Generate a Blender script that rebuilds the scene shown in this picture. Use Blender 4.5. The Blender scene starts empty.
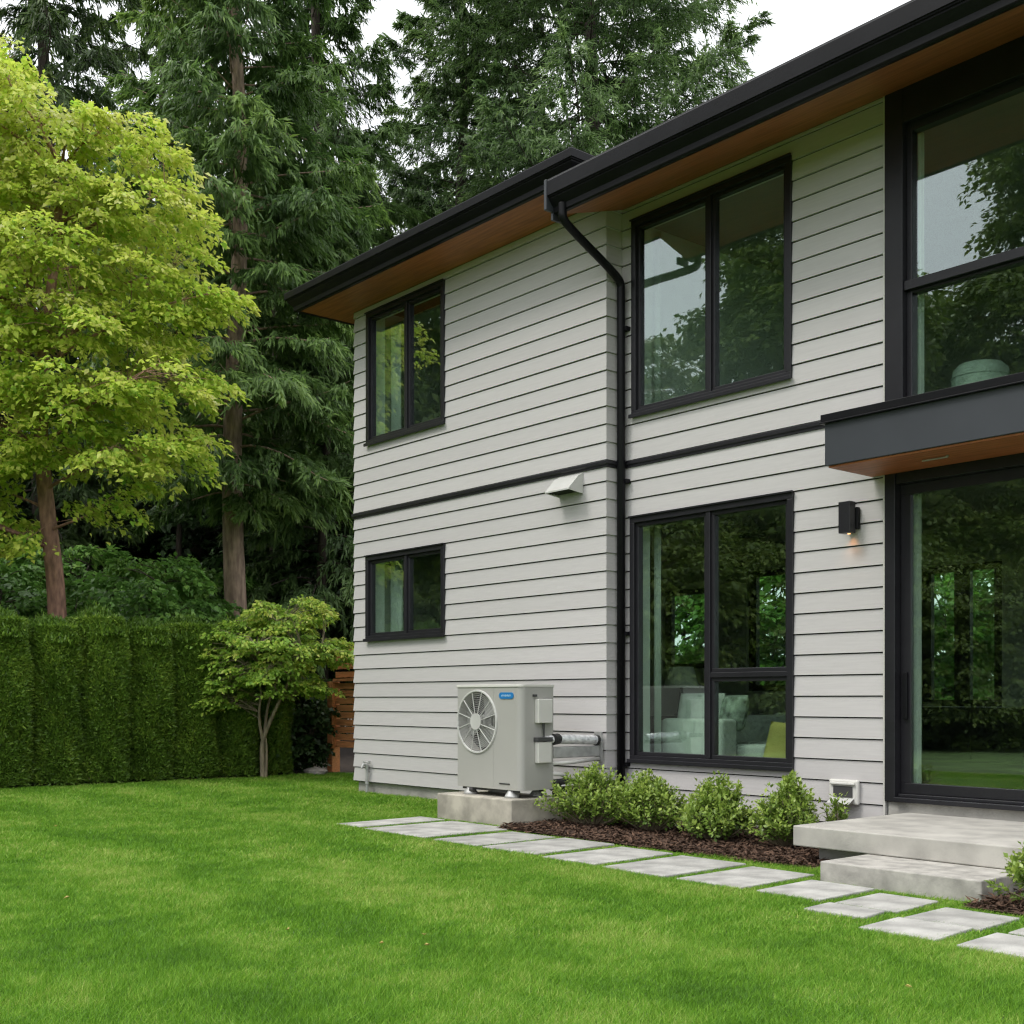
import bpy, math, random
import numpy as np

# ------------------------------------------------------------------ camera, sky, sun, exposure
S = bpy.context.scene
COL = S.collection
YAW = math.atan2(1200, 1017)
cam_d = bpy.data.cameras.new("camera")
cam = bpy.data.objects.new("camera", cam_d); COL.objects.link(cam)
cam.location = (0, 0, 1.1)
cam.rotation_euler = (math.radians(90), 0, YAW)
cam_d.sensor_width = 36; cam_d.lens = 36 * 1200 / 1024
cam_d.shift_y = (699 - 512) / 1024
cam_d.clip_end = 2000; cam_d.clip_start = 0.05
S.camera = cam

TO_SUN = np.array([-0.30, -0.62, 0.95]); TO_SUN /= np.linalg.norm(TO_SUN)
W = bpy.data.worlds.new("World"); S.world = W; W.use_nodes = True
nt = W.node_tree; nt.nodes.clear()
out = nt.nodes.new('ShaderNodeOutputWorld'); bg = nt.nodes.new('ShaderNodeBackground')
sky = nt.nodes.new('ShaderNodeTexSky'); sky.sky_type = 'NISHITA'; sky.sun_disc = False
sky.sun_elevation = math.asin(TO_SUN[2]); sky.sun_rotation = math.atan2(TO_SUN[0], TO_SUN[1])
tc = nt.nodes.new('ShaderNodeTexCoord'); sep = nt.nodes.new('ShaderNodeSeparateXYZ')
ramp = nt.nodes.new('ShaderNodeValToRGB')      # overcast: the zenith is brighter than the horizon
ramp.color_ramp.elements[0].position = 0.0; ramp.color_ramp.elements[0].color = (0.52, 0.537, 0.555, 1)
ramp.color_ramp.elements[1].position = 1.0; ramp.color_ramp.elements[1].color = (1.2, 1.2, 1.2, 1)
e = ramp.color_ramp.elements.new(0.45); e.color = (0.55, 0.56, 0.572, 1)
nz = nt.nodes.new('ShaderNodeTexNoise'); nz.inputs['Scale'].default_value = 3.0; nz.inputs['Detail'].default_value = 5
nr = nt.nodes.new('ShaderNodeMapRange'); nr.inputs[1].default_value = 0.3; nr.inputs[2].default_value = 0.7
nr.inputs[3].default_value = 0.9; nr.inputs[4].default_value = 1.08
mul = nt.nodes.new('ShaderNodeVectorMath'); mul.operation = 'SCALE'
mul2 = nt.nodes.new('ShaderNodeVectorMath'); mul2.operation = 'SCALE'; mul2.inputs['Scale'].default_value = 24.0
mix = nt.nodes.new('ShaderNodeMix'); mix.data_type = 'RGBA'; mix.inputs[0].default_value = 0.90
L = nt.links.new
L(tc.outputs['Generated'], sep.inputs[0]); L(sep.outputs['Z'], ramp.inputs[0])
L(tc.outputs['Generated'], nz.inputs['Vector']); L(nz.outputs[0], nr.inputs[0])
L(ramp.outputs[0], mul.inputs[0]); L(nr.outputs[0], mul.inputs['Scale']); L(mul.outputs[0], mul2.inputs[0])
L(sky.outputs[0], mix.inputs[6]); L(mul2.outputs[0], mix.inputs[7])
L(mix.outputs[2], bg.inputs[0]); bg.inputs[1].default_value = 0.10
L(bg.outputs[0], out.inputs[0])

sun_d = bpy.data.lights.new("sun", 'SUN'); sun = bpy.data.objects.new("sun", sun_d); COL.objects.link(sun)
sun_d.energy = 1.5; sun_d.angle = math.radians(16); sun_d.color = (1.0, 0.96, 0.89)
from mathutils import Vector
sun.rotation_euler = Vector(TO_SUN).to_track_quat('Z', 'Y').to_euler()

S.view_settings.view_transform = 'Standard'; S.view_settings.look = 'None'
S.view_settings.exposure = 0.22; S.view_settings.gamma = 1.0; S.view_settings.use_curve_mapping = False
S.render.engine = 'CYCLES'
cy = S.cycles
cy.use_denoising = True; cy.denoiser = 'OPENIMAGEDENOISE'; cy.denoising_input_passes = 'RGB_ALBEDO_NORMAL'; cy.denoising_prefilter = 'FAST'; cy.filter_width = 1.25
cy.max_bounces = 8; cy.diffuse_bounces = 5; cy.glossy_bounces = 3; cy.transmission_bounces = 5; cy.transparent_max_bounces = 8
cy.sample_clamp_indirect = 6.0; cy.caustics_reflective = False; cy.caustics_refractive = False

# ------------------------------------------------------------------ materials
MATS = {}
def nodes_of(name):
    m = bpy.data.materials.new(name); m.use_nodes = True
    n = m.node_tree; b = n.nodes['Principled BSDF']
    MATS[name] = m
    return m, n, b

def mat(name, col, rough=0.6, metal=0.0, var=0.12, scale=6.0, bump=0.0, bscale=60.0, stretch=(1, 1, 1), spec=0.5, col2=None, tint=0.0, detail=6.0):
    """base colour broken up by two noises, optional bump"""
    m, n, b = nodes_of(name); l = n.links.new
    co = n.nodes.new('ShaderNodeTexCoord'); mp = n.nodes.new('ShaderNodeMapping'); mp.inputs['Scale'].default_value = stretch
    l(co.outputs['Object'], mp.inputs[0])
    nz = n.nodes.new('ShaderNodeTexNoise'); nz.inputs['Scale'].default_value = scale; nz.inputs['Detail'].default_value = detail
    l(mp.outputs[0], nz.inputs['Vector'])
    mx = n.nodes.new('ShaderNodeMix'); mx.data_type = 'RGBA'
    a = [c * (1 - var) for c in col]; c2 = col2 if col2 else [min(1, c * (1 + var)) for c in col]
    mx.inputs[6].default_value = (*a, 1); mx.inputs[7].default_value = (*c2, 1)
    mr = n.nodes.new('ShaderNodeMapRange'); mr.inputs[1].default_value = 0.32; mr.inputs[2].default_value = 0.68
    l(nz.outputs[0], mr.inputs[0]); l(mr.outputs[0], mx.inputs[0])
    last = mx.outputs[2]
    if tint:
        at = n.nodes.new('ShaderNodeAttribute'); at.attribute_name = 'tint'
        m2 = n.nodes.new('ShaderNodeMapRange'); m2.inputs[3].default_value = 1 - tint; m2.inputs[4].default_value = 1 + tint
        l(at.outputs['Fac'], m2.inputs[0])
        sc = n.nodes.new('ShaderNodeVectorMath'); sc.operation = 'SCALE'
        l(last, sc.inputs[0]); l(m2.outputs[0], sc.inputs['Scale']); last = sc.outputs[0]
    l(last, b.inputs['Base Color'])
    b.inputs['Roughness'].default_value = rough; b.inputs['Metallic'].default_value = metal
    b.inputs['Specular IOR Level'].default_value = spec
    if bump:
        n2 = n.nodes.new('ShaderNodeTexNoise'); n2.inputs['Scale'].default_value = bscale; n2.inputs['Detail'].default_value = 5
        l(mp.outputs[0], n2.inputs['Vector'])
        bp = n.nodes.new('ShaderNodeBump'); bp.inputs['Strength'].default_value = bump; bp.inputs['Distance'].default_value = 0.01
        l(n2.outputs[0], bp.inputs['Height']); l(bp.outputs[0], b.inputs['Normal'])
    return m

def leafmat(name, cols, trans=0.35, rough=0.45, spec=0.35):
    """cols: list of (position, rgb) over the per-leaf attribute 'tint'"""
    m, n, b = nodes_of(name); l = n.links.new
    at = n.nodes.new('ShaderNodeAttribute'); at.attribute_name = 'tint'
    r = n.nodes.new('ShaderNodeValToRGB'); el = r.color_ramp.elements
    el[0].position = cols[0][0]; el[0].color = (*cols[0][1], 1)
    el[1].position = cols[-1][0]; el[1].color = (*cols[-1][1], 1)
    for p, c in cols[1:-1]:
        e = el.new(p); e.color = (*c, 1)
    l(at.outputs['Fac'], r.inputs[0]); l(r.outputs[0], b.inputs['Base Color'])
    b.inputs['Roughness'].default_value = rough; b.inputs['Specular IOR Level'].default_value = spec
    tr = n.nodes.new('ShaderNodeBsdfTranslucent'); l(r.outputs[0], tr.inputs[0])
    ms = n.nodes.new('ShaderNodeMixShader'); ms.inputs[0].default_value = trans
    o = n.nodes['Material Output']
    l(b.outputs[0], ms.inputs[1]); l(tr.outputs[0], ms.inputs[2]); l(ms.outputs[0], o.inputs[0])
    return m

def glassmat(name, tintc=(0.905, 0.985, 0.935), refl=0.15):
    m, n, b = nodes_of(name); l = n.links.new
    n.nodes.remove(b)
    tr = n.nodes.new('ShaderNodeBsdfTransparent'); tr.inputs[0].default_value = (*tintc, 1)
    gl = n.nodes.new('ShaderNodeBsdfGlossy'); gl.inputs['Roughness'].default_value = 0.0; gl.inputs[0].default_value = (0.92, 0.98, 1.0, 1)
    nz = n.nodes.new('ShaderNodeTexNoise'); nz.inputs['Scale'].default_value = 1.6; nz.inputs['Detail'].default_value = 1
    co = n.nodes.new('ShaderNodeTexCoord'); l(co.outputs['Object'], nz.inputs['Vector'])
    bp = n.nodes.new('ShaderNodeBump'); bp.inputs['Strength'].default_value = 0.03; bp.inputs['Distance'].default_value = 0.02
    l(nz.outputs[0], bp.inputs['Height']); l(bp.outputs[0], gl.inputs['Normal'])
    lw = n.nodes.new('ShaderNodeLayerWeight'); lw.inputs[0].default_value = 0.5
    fr = n.nodes.new('ShaderNodeMath'); fr.operation = 'POWER'; fr.inputs[1].default_value = 5.0; l(lw.outputs['Facing'], fr.inputs[0])
    mr = n.nodes.new('ShaderNodeMapRange'); mr.inputs[3].default_value = refl; mr.inputs[4].default_value = 1.0
    l(fr.outputs[0], mr.inputs[0])
    ms = n.nodes.new('ShaderNodeMixShader'); l(mr.outputs[0], ms.inputs[0]); l(tr.outputs[0], ms.inputs[1]); l(gl.outputs[0], ms.inputs[2])
    l(ms.outputs[0], n.nodes['Material Output'].inputs[0])
    return m

mat('siding', (0.484, 0.467, 0.463), 0.60, var=0.035, scale=3.0, bump=0.05, bscale=9.0, stretch=(1.2, 1.2, 26), tint=0.035)
mat('barrier', (0.025, 0.025, 0.025), 0.8)
mat('trim_grey', (0.52, 0.51, 0.48), 0.5, var=0.03)
mat('black_metal', (0.007, 0.007, 0.0085), 0.40, var=0.2, scale=3.0, bump=0.03, bscale=30, spec=0.16)
mat('black_frame', (0.016, 0.0155, 0.019), 0.36, var=0.12, scale=5.0, spec=0.4)
mat('charcoal_panel', (0.034, 0.038, 0.046), 0.45, var=0.10, scale=2.0)
mat('roofing', (0.05, 0.05, 0.052), 0.85, var=0.3, scale=30, bump=0.4)
mat('white_paint', (0.80, 0.82, 0.79), 0.7, var=0.03)
mat('room_wall', (0.34, 0.35, 0.32), 0.8, var=0.03)
mat('floor_wood', (0.14, 0.09, 0.055), 0.35, var=0.2, scale=3, stretch=(8, 1, 1))
mat('concrete', (0.40, 0.385, 0.35), 0.85, var=0.20, scale=4.5, bump=0.22, bscale=120, detail=9)
mat('concrete_old', (0.36, 0.335, 0.28), 0.88, var=0.30, scale=6.0, bump=0.3, bscale=90, detail=10)
mat('concrete_step', (0.36, 0.345, 0.315), 0.88, var=0.28, scale=9.0, bump=0.28, bscale=110, detail=10)
mat('foundation', (0.32, 0.31, 0.285), 0.9, var=0.2, scale=5, bump=0.5, bscale=40)
mat('paver', (0.335, 0.33, 0.31), 0.85, var=0.30, scale=5.0, bump=0.6, bscale=80, tint=0.08, detail=10)
mat('ac_paint', (0.365, 0.36, 0.335), 0.42, var=0.03, scale=2)
mat('ac_light', (0.62, 0.61, 0.57), 0.45, var=0.03)
mat('ac_dark', (0.05, 0.05, 0.05), 0.6)
mat('ac_grille', (0.50, 0.50, 0.475), 0.4)
mat('ac_blade', (0.26, 0.262, 0.25), 0.5)
mat('badge_blue', (0.02, 0.17, 0.42), 0.35, var=0.05)
mat('badge_white', (0.35, 0.52, 0.68), 0.4, var=0.05)
mat('foil', (0.92, 0.93, 0.96), 0.25, metal=0.35, var=0.30, scale=22, bump=1.0, bscale=45)
mat('galv', (0.42, 0.42, 0.41), 0.5, metal=0.35, var=0.2, scale=10, bump=0.2)
mat('rubber', (0.018, 0.018, 0.018), 0.55)
mat('pvc', (0.62, 0.61, 0.58), 0.45)
mat('hood', (0.50, 0.50, 0.475), 0.4, var=0.06)
mat('cabinet_black', (0.012, 0.012, 0.012), 0.4)
mat('sofa', (0.52, 0.55, 0.51), 0.9, var=0.06, scale=20, bump=0.3, bscale=200)
mat('cushion_patterned', (0.22, 0.26, 0.22), 0.9, var=0.7, scale=14, bump=0.2)
mat('cushion_yellow', (0.46, 0.41, 0.12), 0.9, var=0.05)
mat('lampshade', (0.55, 0.57, 0.52), 0.8)
mat('pouf', (0.50, 0.58, 0.51), 0.9, var=0.14, scale=9, bump=0.3, bscale=50)
mat('mulch', (0.085, 0.048, 0.030), 0.95, var=0.5, scale=40, bump=1.0, bscale=60, tint=0.5)
mat('soil', (0.05, 0.034, 0.024), 0.95, var=0.4, scale=8, bump=0.6, bscale=30)
mat('bark_brown', (0.33, 0.235, 0.18), 0.9, var=0.42, scale=5.0, bump=1.0, bscale=9, stretch=(3, 3, 0.8), detail=10)
mat('bark_red', (0.33, 0.185, 0.135), 0.9, var=0.40, scale=6.0, bump=1.0, bscale=10, stretch=(3, 3, 0.9), detail=10)
mat('bark_dark', (0.055, 0.042, 0.034), 0.95, var=0.4, scale=6.0, bump=0.8, bscale=10, stretch=(3, 3, 0.8))
mat('bark_smooth', (0.22, 0.185, 0.12), 0.85, var=0.3, scale=12.0, bump=0.4, bscale=30, stretch=(2, 2, 0.7))
mat('twig', (0.06, 0.045, 0.032), 0.9)
mat('fence_wood', (0.60, 0.25, 0.10), 0.65, var=0.25, scale=6, stretch=(0.8, 6, 12), bump=0.25, bscale=20)
mat('rock', (0.30, 0.28, 0.25), 0.9, var=0.3, scale=8, bump=0.6, bscale=20)
mat('lawn', (0.075, 0.128, 0.030), 0.95, var=0.35, scale=1.3, bump=0.4, bscale=50)

def soffit_mat():
    m, n, b = nodes_of('cedar'); l = n.links.new
    co = n.nodes.new('ShaderNodeTexCoord'); mp = n.nodes.new('ShaderNodeMapping'); mp.inputs['Scale'].default_value = (0.8, 11, 11)
    l(co.outputs['Object'], mp.inputs[0])
    nz = n.nodes.new('ShaderNodeTexNoise'); nz.inputs['Scale'].default_value = 3; nz.inputs['Detail'].default_value = 8
    l(mp.outputs[0], nz.inputs['Vector'])
    r = n.nodes.new('ShaderNodeValToRGB'); r.color_ramp.elements[0].position = 0.3; r.color_ramp.elements[1].position = 0.72
    r.color_ramp.elements[0].color = (0.26, 0.078, 0.024, 1); r.color_ramp.elements[1].color = (0.46, 0.155, 0.054, 1)
    l(nz.outputs[0], r.inputs[0])
    sx = n.nodes.new('ShaderNodeSeparateXYZ'); l(co.outputs['Object'], sx.inputs[0])
    m1 = n.nodes.new('ShaderNodeMath'); m1.operation = 'MULTIPLY'; m1.inputs[1].default_value = 1 / 0.12; l(sx.outputs['Y'], m1.inputs[0])
    m2 = n.nodes.new('ShaderNodeMath'); m2.operation = 'FRACT'; l(m1.outputs[0], m2.inputs[0])
    m3 = n.nodes.new('ShaderNodeMath'); m3.operation = 'GREATER_THAN'; m3.inputs[1].default_value = 0.05; l(m2.outputs[0], m3.inputs[0])
    bp = n.nodes.new('ShaderNodeBump'); bp.inputs['Strength'].default_value = 0.8; bp.inputs['Distance'].default_value = 0.006
    l(m3.outputs[0], bp.inputs['Height']); l(bp.outputs[0], b.inputs['Normal'])
    l(r.outputs[0], b.inputs['Base Color']); b.inputs['Roughness'].default_value = 0.5
soffit_mat()
glassmat('glass')

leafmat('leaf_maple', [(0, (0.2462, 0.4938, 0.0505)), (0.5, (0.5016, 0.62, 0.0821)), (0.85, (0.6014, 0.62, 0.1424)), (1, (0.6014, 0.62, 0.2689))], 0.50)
leafmat('leaf_small_tree', [(0, (0.1242, 0.2691, 0.0356)), (0.5, (0.3209, 0.5031, 0.0693)), (0.9, (0.5796, 0.62, 0.1188)), (1, (0.62, 0.62, 0.1782))], 0.38)
leafmat('leaf_understory', [(0, (0.063, 0.1478, 0.0288)), (0.6, (0.126, 0.2698, 0.0504)), (1, (0.216, 0.3654, 0.072))], 0.35)
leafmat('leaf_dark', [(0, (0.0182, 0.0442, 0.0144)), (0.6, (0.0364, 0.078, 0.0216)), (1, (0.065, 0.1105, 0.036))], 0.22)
leafmat('leaf_bright', [(0, (0.075, 0.2, 0.03)), (0.6, (0.15, 0.3375, 0.048)), (1, (0.25, 0.45, 0.072))], 0.4)
leafmat('leaf_reflected', [(0, (0.0612, 0.1062, 0.0184)), (0.6, (0.1326, 0.1913, 0.0306)), (1, (0.204, 0.255, 0.051))], 0.35)
leafmat('leaf_boxwood', [(0, (0.1086, 0.1988, 0.0308)), (0.5, (0.2328, 0.348, 0.0587)), (1, (0.4654, 0.5718, 0.1326))], 0.35, rough=0.35, spec=0.5)
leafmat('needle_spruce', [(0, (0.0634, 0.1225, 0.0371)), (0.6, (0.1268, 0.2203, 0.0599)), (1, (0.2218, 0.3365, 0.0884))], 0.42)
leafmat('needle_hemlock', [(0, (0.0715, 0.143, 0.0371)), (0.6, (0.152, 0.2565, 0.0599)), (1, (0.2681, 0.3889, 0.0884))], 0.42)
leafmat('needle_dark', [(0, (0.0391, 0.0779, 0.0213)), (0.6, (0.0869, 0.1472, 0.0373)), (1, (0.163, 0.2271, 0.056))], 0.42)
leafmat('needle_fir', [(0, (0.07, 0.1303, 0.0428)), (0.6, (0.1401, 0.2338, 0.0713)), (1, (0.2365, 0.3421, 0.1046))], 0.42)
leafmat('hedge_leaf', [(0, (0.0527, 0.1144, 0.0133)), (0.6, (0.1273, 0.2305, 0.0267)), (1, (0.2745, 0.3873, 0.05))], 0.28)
leafmat('grass', [(0, (0.0671, 0.1689, 0.0143)), (0.45, (0.141, 0.3168, 0.023)), (0.8, (0.2351, 0.4295, 0.043)), (1, (0.403, 0.4787, 0.129))], 0.35, rough=0.5, spec=0.25)

mat('dead_leaf', (0.52, 0.40, 0.13), 0.7, var=0.25, scale=20, tint=0.3)

# ------------------------------------------------------------------ object helpers
def tag(o, label=None, cat=None, group=None, kind=None):
    if label: o['label'] = label
    if cat: o['category'] = cat
    if group: o['group'] = group
    if kind: o['kind'] = kind
    return o
def empty(name, loc=(0, 0, 0), rz=0.0, label=None, cat=None, group=None):
    o = bpy.data.objects.new(name, None); COL.objects.link(o)
    o.location = loc; o.rotation_euler = (0, 0, rz); o.empty_display_size = 0.1
    return tag(o, label, cat, group)
def copy_tree(o, parent=None):
    c = o.copy(); COL.objects.link(c)
    if parent: c.parent = parent
    for ch in list(o.children): copy_tree(ch, c)
    return c

class MB:
    """collects shapes; build() links them as ONE mesh object"""
    def __init__(s): s.v = []; s.f = []; s.m = []; s.t = []
    def add(s, vs, fs, mi=0, tint=0.5):
        o = len(s.v); s.v += [tuple(map(float, p)) for p in vs]
        s.f += [tuple(o + i for i in f) for f in fs]; s.m += [mi] * len(fs); s.t += [tint] * len(vs)
    def quad(s, a, b, c, d, mi=0, tint=0.5): s.add([a, b, c, d], [(0, 1, 2, 3)], mi, tint)
    def box(s, x0, x1, y0, y1, z0, z1, mi=0, tint=0.5):
        v = [(x0, y0, z0), (x1, y0, z0), (x1, y1, z0), (x0, y1, z0), (x0, y0, z1), (x1, y0, z1), (x1, y1, z1), (x0, y1, z1)]
        s.add(v, [(0, 3, 2, 1), (4, 5, 6, 7), (0, 1, 5, 4), (1, 2, 6, 5), (2, 3, 7, 6), (3, 0, 4, 7)], mi, tint)
    def tube(s, pts, rad, n=8, mi=0, cap=True, tint=0.5):
        pts = [np.array(p, float) for p in pts]; k = len(pts)
        if not hasattr(rad, '__len__'): rad = [rad] * k
        vs = []; prev = None
        for i in range(k):
            t = pts[min(i + 1, k - 1)] - pts[max(i - 1, 0)]; t = t / (np.linalg.norm(t) + 1e-9)
            if prev is None:
                u = np.cross(t, (0, 0, 1.0))
                if np.linalg.norm(u) < 0.1: u = np.cross(t, (1.0, 0, 0))
            else: u = prev - t * np.dot(prev, t)
            u /= np.linalg.norm(u) + 1e-9; prev = u; w = np.cross(t, u)
            for j in range(n):
                a = 2 * math.pi * j / n
                vs.append(pts[i] + rad[i] * (math.cos(a) * u + math.sin(a) * w))
        fs = [(i * n + j, i * n + (j + 1) % n, (i + 1) * n + (j + 1) % n, (i + 1) * n + j) for i in range(k - 1) for j in range(n)]
        if cap: fs += [tuple(range(n - 1, -1, -1)), tuple((k - 1) * n + j for j in range(n))]
        s.add(vs, fs, mi, tint)
    def sweep(s, path, prof, mi=0, cap=True):
        """path: 2-D points, outward is to the right of travel; prof: closed (n, z) loop; mitred corners"""
        P = [np.array(p, float) for p in path]; k = len(P); n = len(prof); vs = []
        for i in range(k):
            d0 = P[i] - P[i - 1] if i > 0 else P[1] - P[0]; d1 = P[i + 1] - P[i] if i < k - 1 else d0
            if i == 0: d0 = d1
            d0 = d0 / np.linalg.norm(d0); d1 = d1 / np.linalg.norm(d1)
            n0 = np.array([d0[1], -d0[0]]); n1 = np.array([d1[1], -d1[0]])
            m = (n0 + n1) / (1 + np.dot(n0, n1))
            for (a, z) in prof: vs.append((P[i][0] + m[0] * a, P[i][1] + m[1] * a, z))
        fs = [(i * n + j, i * n + (j + 1) % n, (i + 1) * n + (j + 1) % n, (i + 1) * n + j) for i in range(k - 1) for j in range(n)]
        if cap: fs += [tuple(range(n)), tuple((k - 1) * n + j for j in range(n - 1, -1, -1))]
        s.add(vs, fs, mi)
    def cyl(s, a, b, r, n=24, mi=0): s.tube([a, b], r, n, mi)
    def build(s, name, mats, parent=None, bevel=0.0, smooth=False, seg=2, origin=None):
        me = bpy.data.meshes.new(name)
        v = np.array(s.v, float)
        if origin is not None: v = v - np.array(origin)
        me.from_pydata(v.tolist(), [], s.f); me.validate()
        for m in (mats if isinstance(mats, (list, tuple)) else [mats]): me.materials.append(MATS[m])
        if len(me.polygons) == len(s.m): me.polygons.foreach_set('material_index', s.m)
        at = me.attributes.new('tint', 'FLOAT', 'POINT'); at.data.foreach_set('value', np.array(s.t, np.float32))
        if smooth: me.polygons.foreach_set('use_smooth', [True] * len(me.polygons))
        o = bpy.data.objects.new(name, me); COL.objects.link(o)
        if parent: o.parent = parent
        elif origin is not None: o.location = origin
        if bevel:
            b = o.modifiers.new('bevel', 'BEVEL'); b.width = bevel; b.segments = seg; b.limit_method = 'ANGLE'; b.angle_limit = math.radians(40)
            b.harden_normals = False
        return o

def recalc(o):
    import bmesh
    bm = bmesh.new(); bm.from_mesh(o.data); bmesh.ops.recalc_face_normals(bm, faces=bm.faces); bm.to_mesh(o.data); bm.free()
    return o

def fast_mesh(name, V, nper, tint, material, parent=None):
    """V: (n, nper, 3) one polygon per row"""
    n = len(V); me = bpy.data.meshes.new(name)
    me.vertices.add(n * nper); me.vertices.foreach_set('co', V.reshape(-1).astype(np.float32))
    me.loops.add(n * nper); me.loops.foreach_set('vertex_index', np.arange(n * nper, dtype=np.int32))
    me.polygons.add(n); me.polygons.foreach_set('loop_start', np.arange(0, n * nper, nper, dtype=np.int32))
    me.update(calc_edges=True)
    at = me.attributes.new('tint', 'FLOAT', 'POINT'); at.data.foreach_set('value', np.repeat(np.clip(tint, 0, 1), nper).astype(np.float32))
    me.materials.append(MATS[material])
    o = bpy.data.objects.new(name, me); COL.objects.link(o)
    if parent: o.parent = parent
    return o

def nrm(a): return a / (np.linalg.norm(a, axis=-1, keepdims=True) + 1e-9)
def leaves(P, D, N, Ln, Wd, fold=0.12, mid=0.45):
    D = nrm(D); Sd = nrm(np.cross(D, N)); N = np.cross(Sd, D)
    Ln = np.asarray(Ln)[:, None]; Wd = np.asarray(Wd)[:, None]
    m = P + D * Ln * mid
    return np.stack([P, m - Sd * Wd / 2 + N * Wd * fold, P + D * Ln - N * Ln * 0.08, m + Sd * Wd / 2 + N * Wd * fold], axis=1)

# ================================================================== GROUND
g = MB(); g.quad((-400, -400, 0), (400, -400, 0), (400, 400, 0), (-400, 400, 0))
tag(g.build('lawn_ground', 'lawn'), kind='structure')
g = MB(); g.quad((-200, -60, 0.006), (-15.35, -60, 0.006), (-15.35, 200, 0.006), (-200, 200, 0.006))
tag(g.build('forest_floor', 'soil'), kind='structure')

# ================================================================== HOUSE
XL, XC, XD, XD2, XE = -12.04, -7.83, -5.05, -2.55, -0.8
YL, YR, YB = 7.77, 7.97, 12.0
ZL, ZR = 5.665, 5.62
Z0, BAND0, BAND1, EXPO = 0.13, 3.225, 3.285, 0.1645
house = empty('house', (-6.4, 8.0, 0), 0, 'two storey house with pale grey lap siding, black window frames and cedar soffits', 'house')
HO = house.location.copy()
def hb(mb, name, mats, parent=None, **k):
    """build a house part with its mesh local to the house"""
    return mb.build(name, mats, parent or house, origin=tuple(HO), **k)

WINS = dict(upper_left=(-11.767, -10.265, 4.05, 5.585), lower_left=(-11.777, -10.261, 1.776, 2.76),
            upper_right=(-7.68, -5.906, 3.68, 5.475), lower_right=(-7.699, -5.887, 0.53, 2.764))
rng = random.Random(5)
def siding(mb, x0, x1, Y, z0, z1, ops, ex0=0, ex1=0):
    """lap boards on a wall facing -Y between x0 and x1; ex = 1 mitres that end outward"""
    z = z0
    while z < z1 - 0.02:
        top = min(z + EXPO, z1); gap = 0.010; t = rng.random()
        off = lambda zz: 0.017 - 0.013 * (zz - z) / EXPO
        cuts = sorted({z + gap, top} | {c for o in ops for c in (o[2], o[3]) if z + gap < c < top})
        for a, b in zip(cuts[:-1], cuts[1:]):
            spans = [(x0, x1)]
            for o in ops:
                if o[2] < b - 1e-6 and o[3] > a + 1e-6:
                    ns = []
                    for p, q in spans:
                        if o[1] <= p or o[0] >= q: ns.append((p, q)); continue
                        if o[0] > p: ns.append((p, o[0]))
                        if o[1] < q: ns.append((o[1], q))
                    spans = ns
            if a == cuts[0]: first = spans
            for p, q in spans:
                ea = ex0 if p == x0 else 0; eb = ex1 if q == x1 else 0
                oa, ob = off(a), off(b)
                mb.quad((p - ea * oa, Y - oa, a), (q + eb * oa, Y - oa, a), (q + eb * ob, Y - ob, b), (p - ea * ob, Y - ob, b), 0, t)
                if a == cuts[0]:
                    mb.quad((p - ea * oa, Y - oa, a), (p, Y + 0.006, a), (q, Y + 0.006, a), (q + eb * oa, Y - oa, a), 0, t)
        # the open joint shows the dark membrane behind it, and the top edge of the board below
        for p, q in first:
            mb.quad((p, Y - 0.004, z), (q, Y - 0.004, z), (q, Y + 0.006, z), (p, Y + 0.006, z), 0, t)
        z += EXPO
def grid_wall(mb, x0, x1, z0, z1, y0, y1, ops, mi_out=0, mi_in=1):
    """solid wall with real openings: outer face at y0, inner at y1, reveals"""
    xs = sorted({x0, x1} | {c for o in ops for c in (o[0], o[1])}); zs = sorted({z0, z1} | {c for o in ops for c in (o[2], o[3])})
    solid = lambda i, j: 0 <= i < len(xs) - 1 and 0 <= j < len(zs) - 1 and not any(o[0] <= (xs[i] + xs[i + 1]) / 2 <= o[1] and o[2] <= (zs[j] + zs[j + 1]) / 2 <= o[3] for o in ops)
    for i in range(len(xs) - 1):
        for j in range(len(zs) - 1):
            if not solid(i, j): continue
            a, b, c, d = xs[i], xs[i + 1], zs[j], zs[j + 1]
            mb.quad((a, y0, c), (b, y0, c), (b, y0, d), (a, y0, d), mi_out)
            mb.quad((a, y1, c), (a, y1, d), (b, y1, d), (b, y1, c), mi_in)
            if not solid(i - 1, j): mb.quad((a, y0, c), (a, y0, d), (a, y1, d), (a, y1, c), mi_in)
            if not solid(i + 1, j): mb.quad((b, y0, c), (b, y1, c), (b, y1, d), (b, y0, d), mi_in)
            if not solid(i, j - 1): mb.quad((a, y0, c), (a, y1, c), (b, y1, c), (b, y0, c), mi_in)
            if not solid(i, j + 1): mb.quad((a, y0, d), (b, y0, d), (b, y1, d), (a, y1, d), mi_in)

TH = 0.24
opsL = [WINS['upper_left'], WINS['lower_left']]
DOOR = (XD, XD2, 0.20, 5.62)
opsR = [WINS['upper_right'], WINS['lower_right'], DOOR]
# siding skins
mb = MB()
for a, b in ((Z0, BAND0), (BAND1, ZL)): siding(mb, XL, XC, YL, a, b, opsL, 1, 1)
hb(mb, 'wall', ['siding', 'barrier'])
mb = MB()
for a, b in ((Z0, BAND0), (BAND1, ZR)): siding(mb, XC, XE, YR, a, b, opsR, 0, 1)
hb(mb, 'wall', ['siding', 'barrier'])
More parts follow.
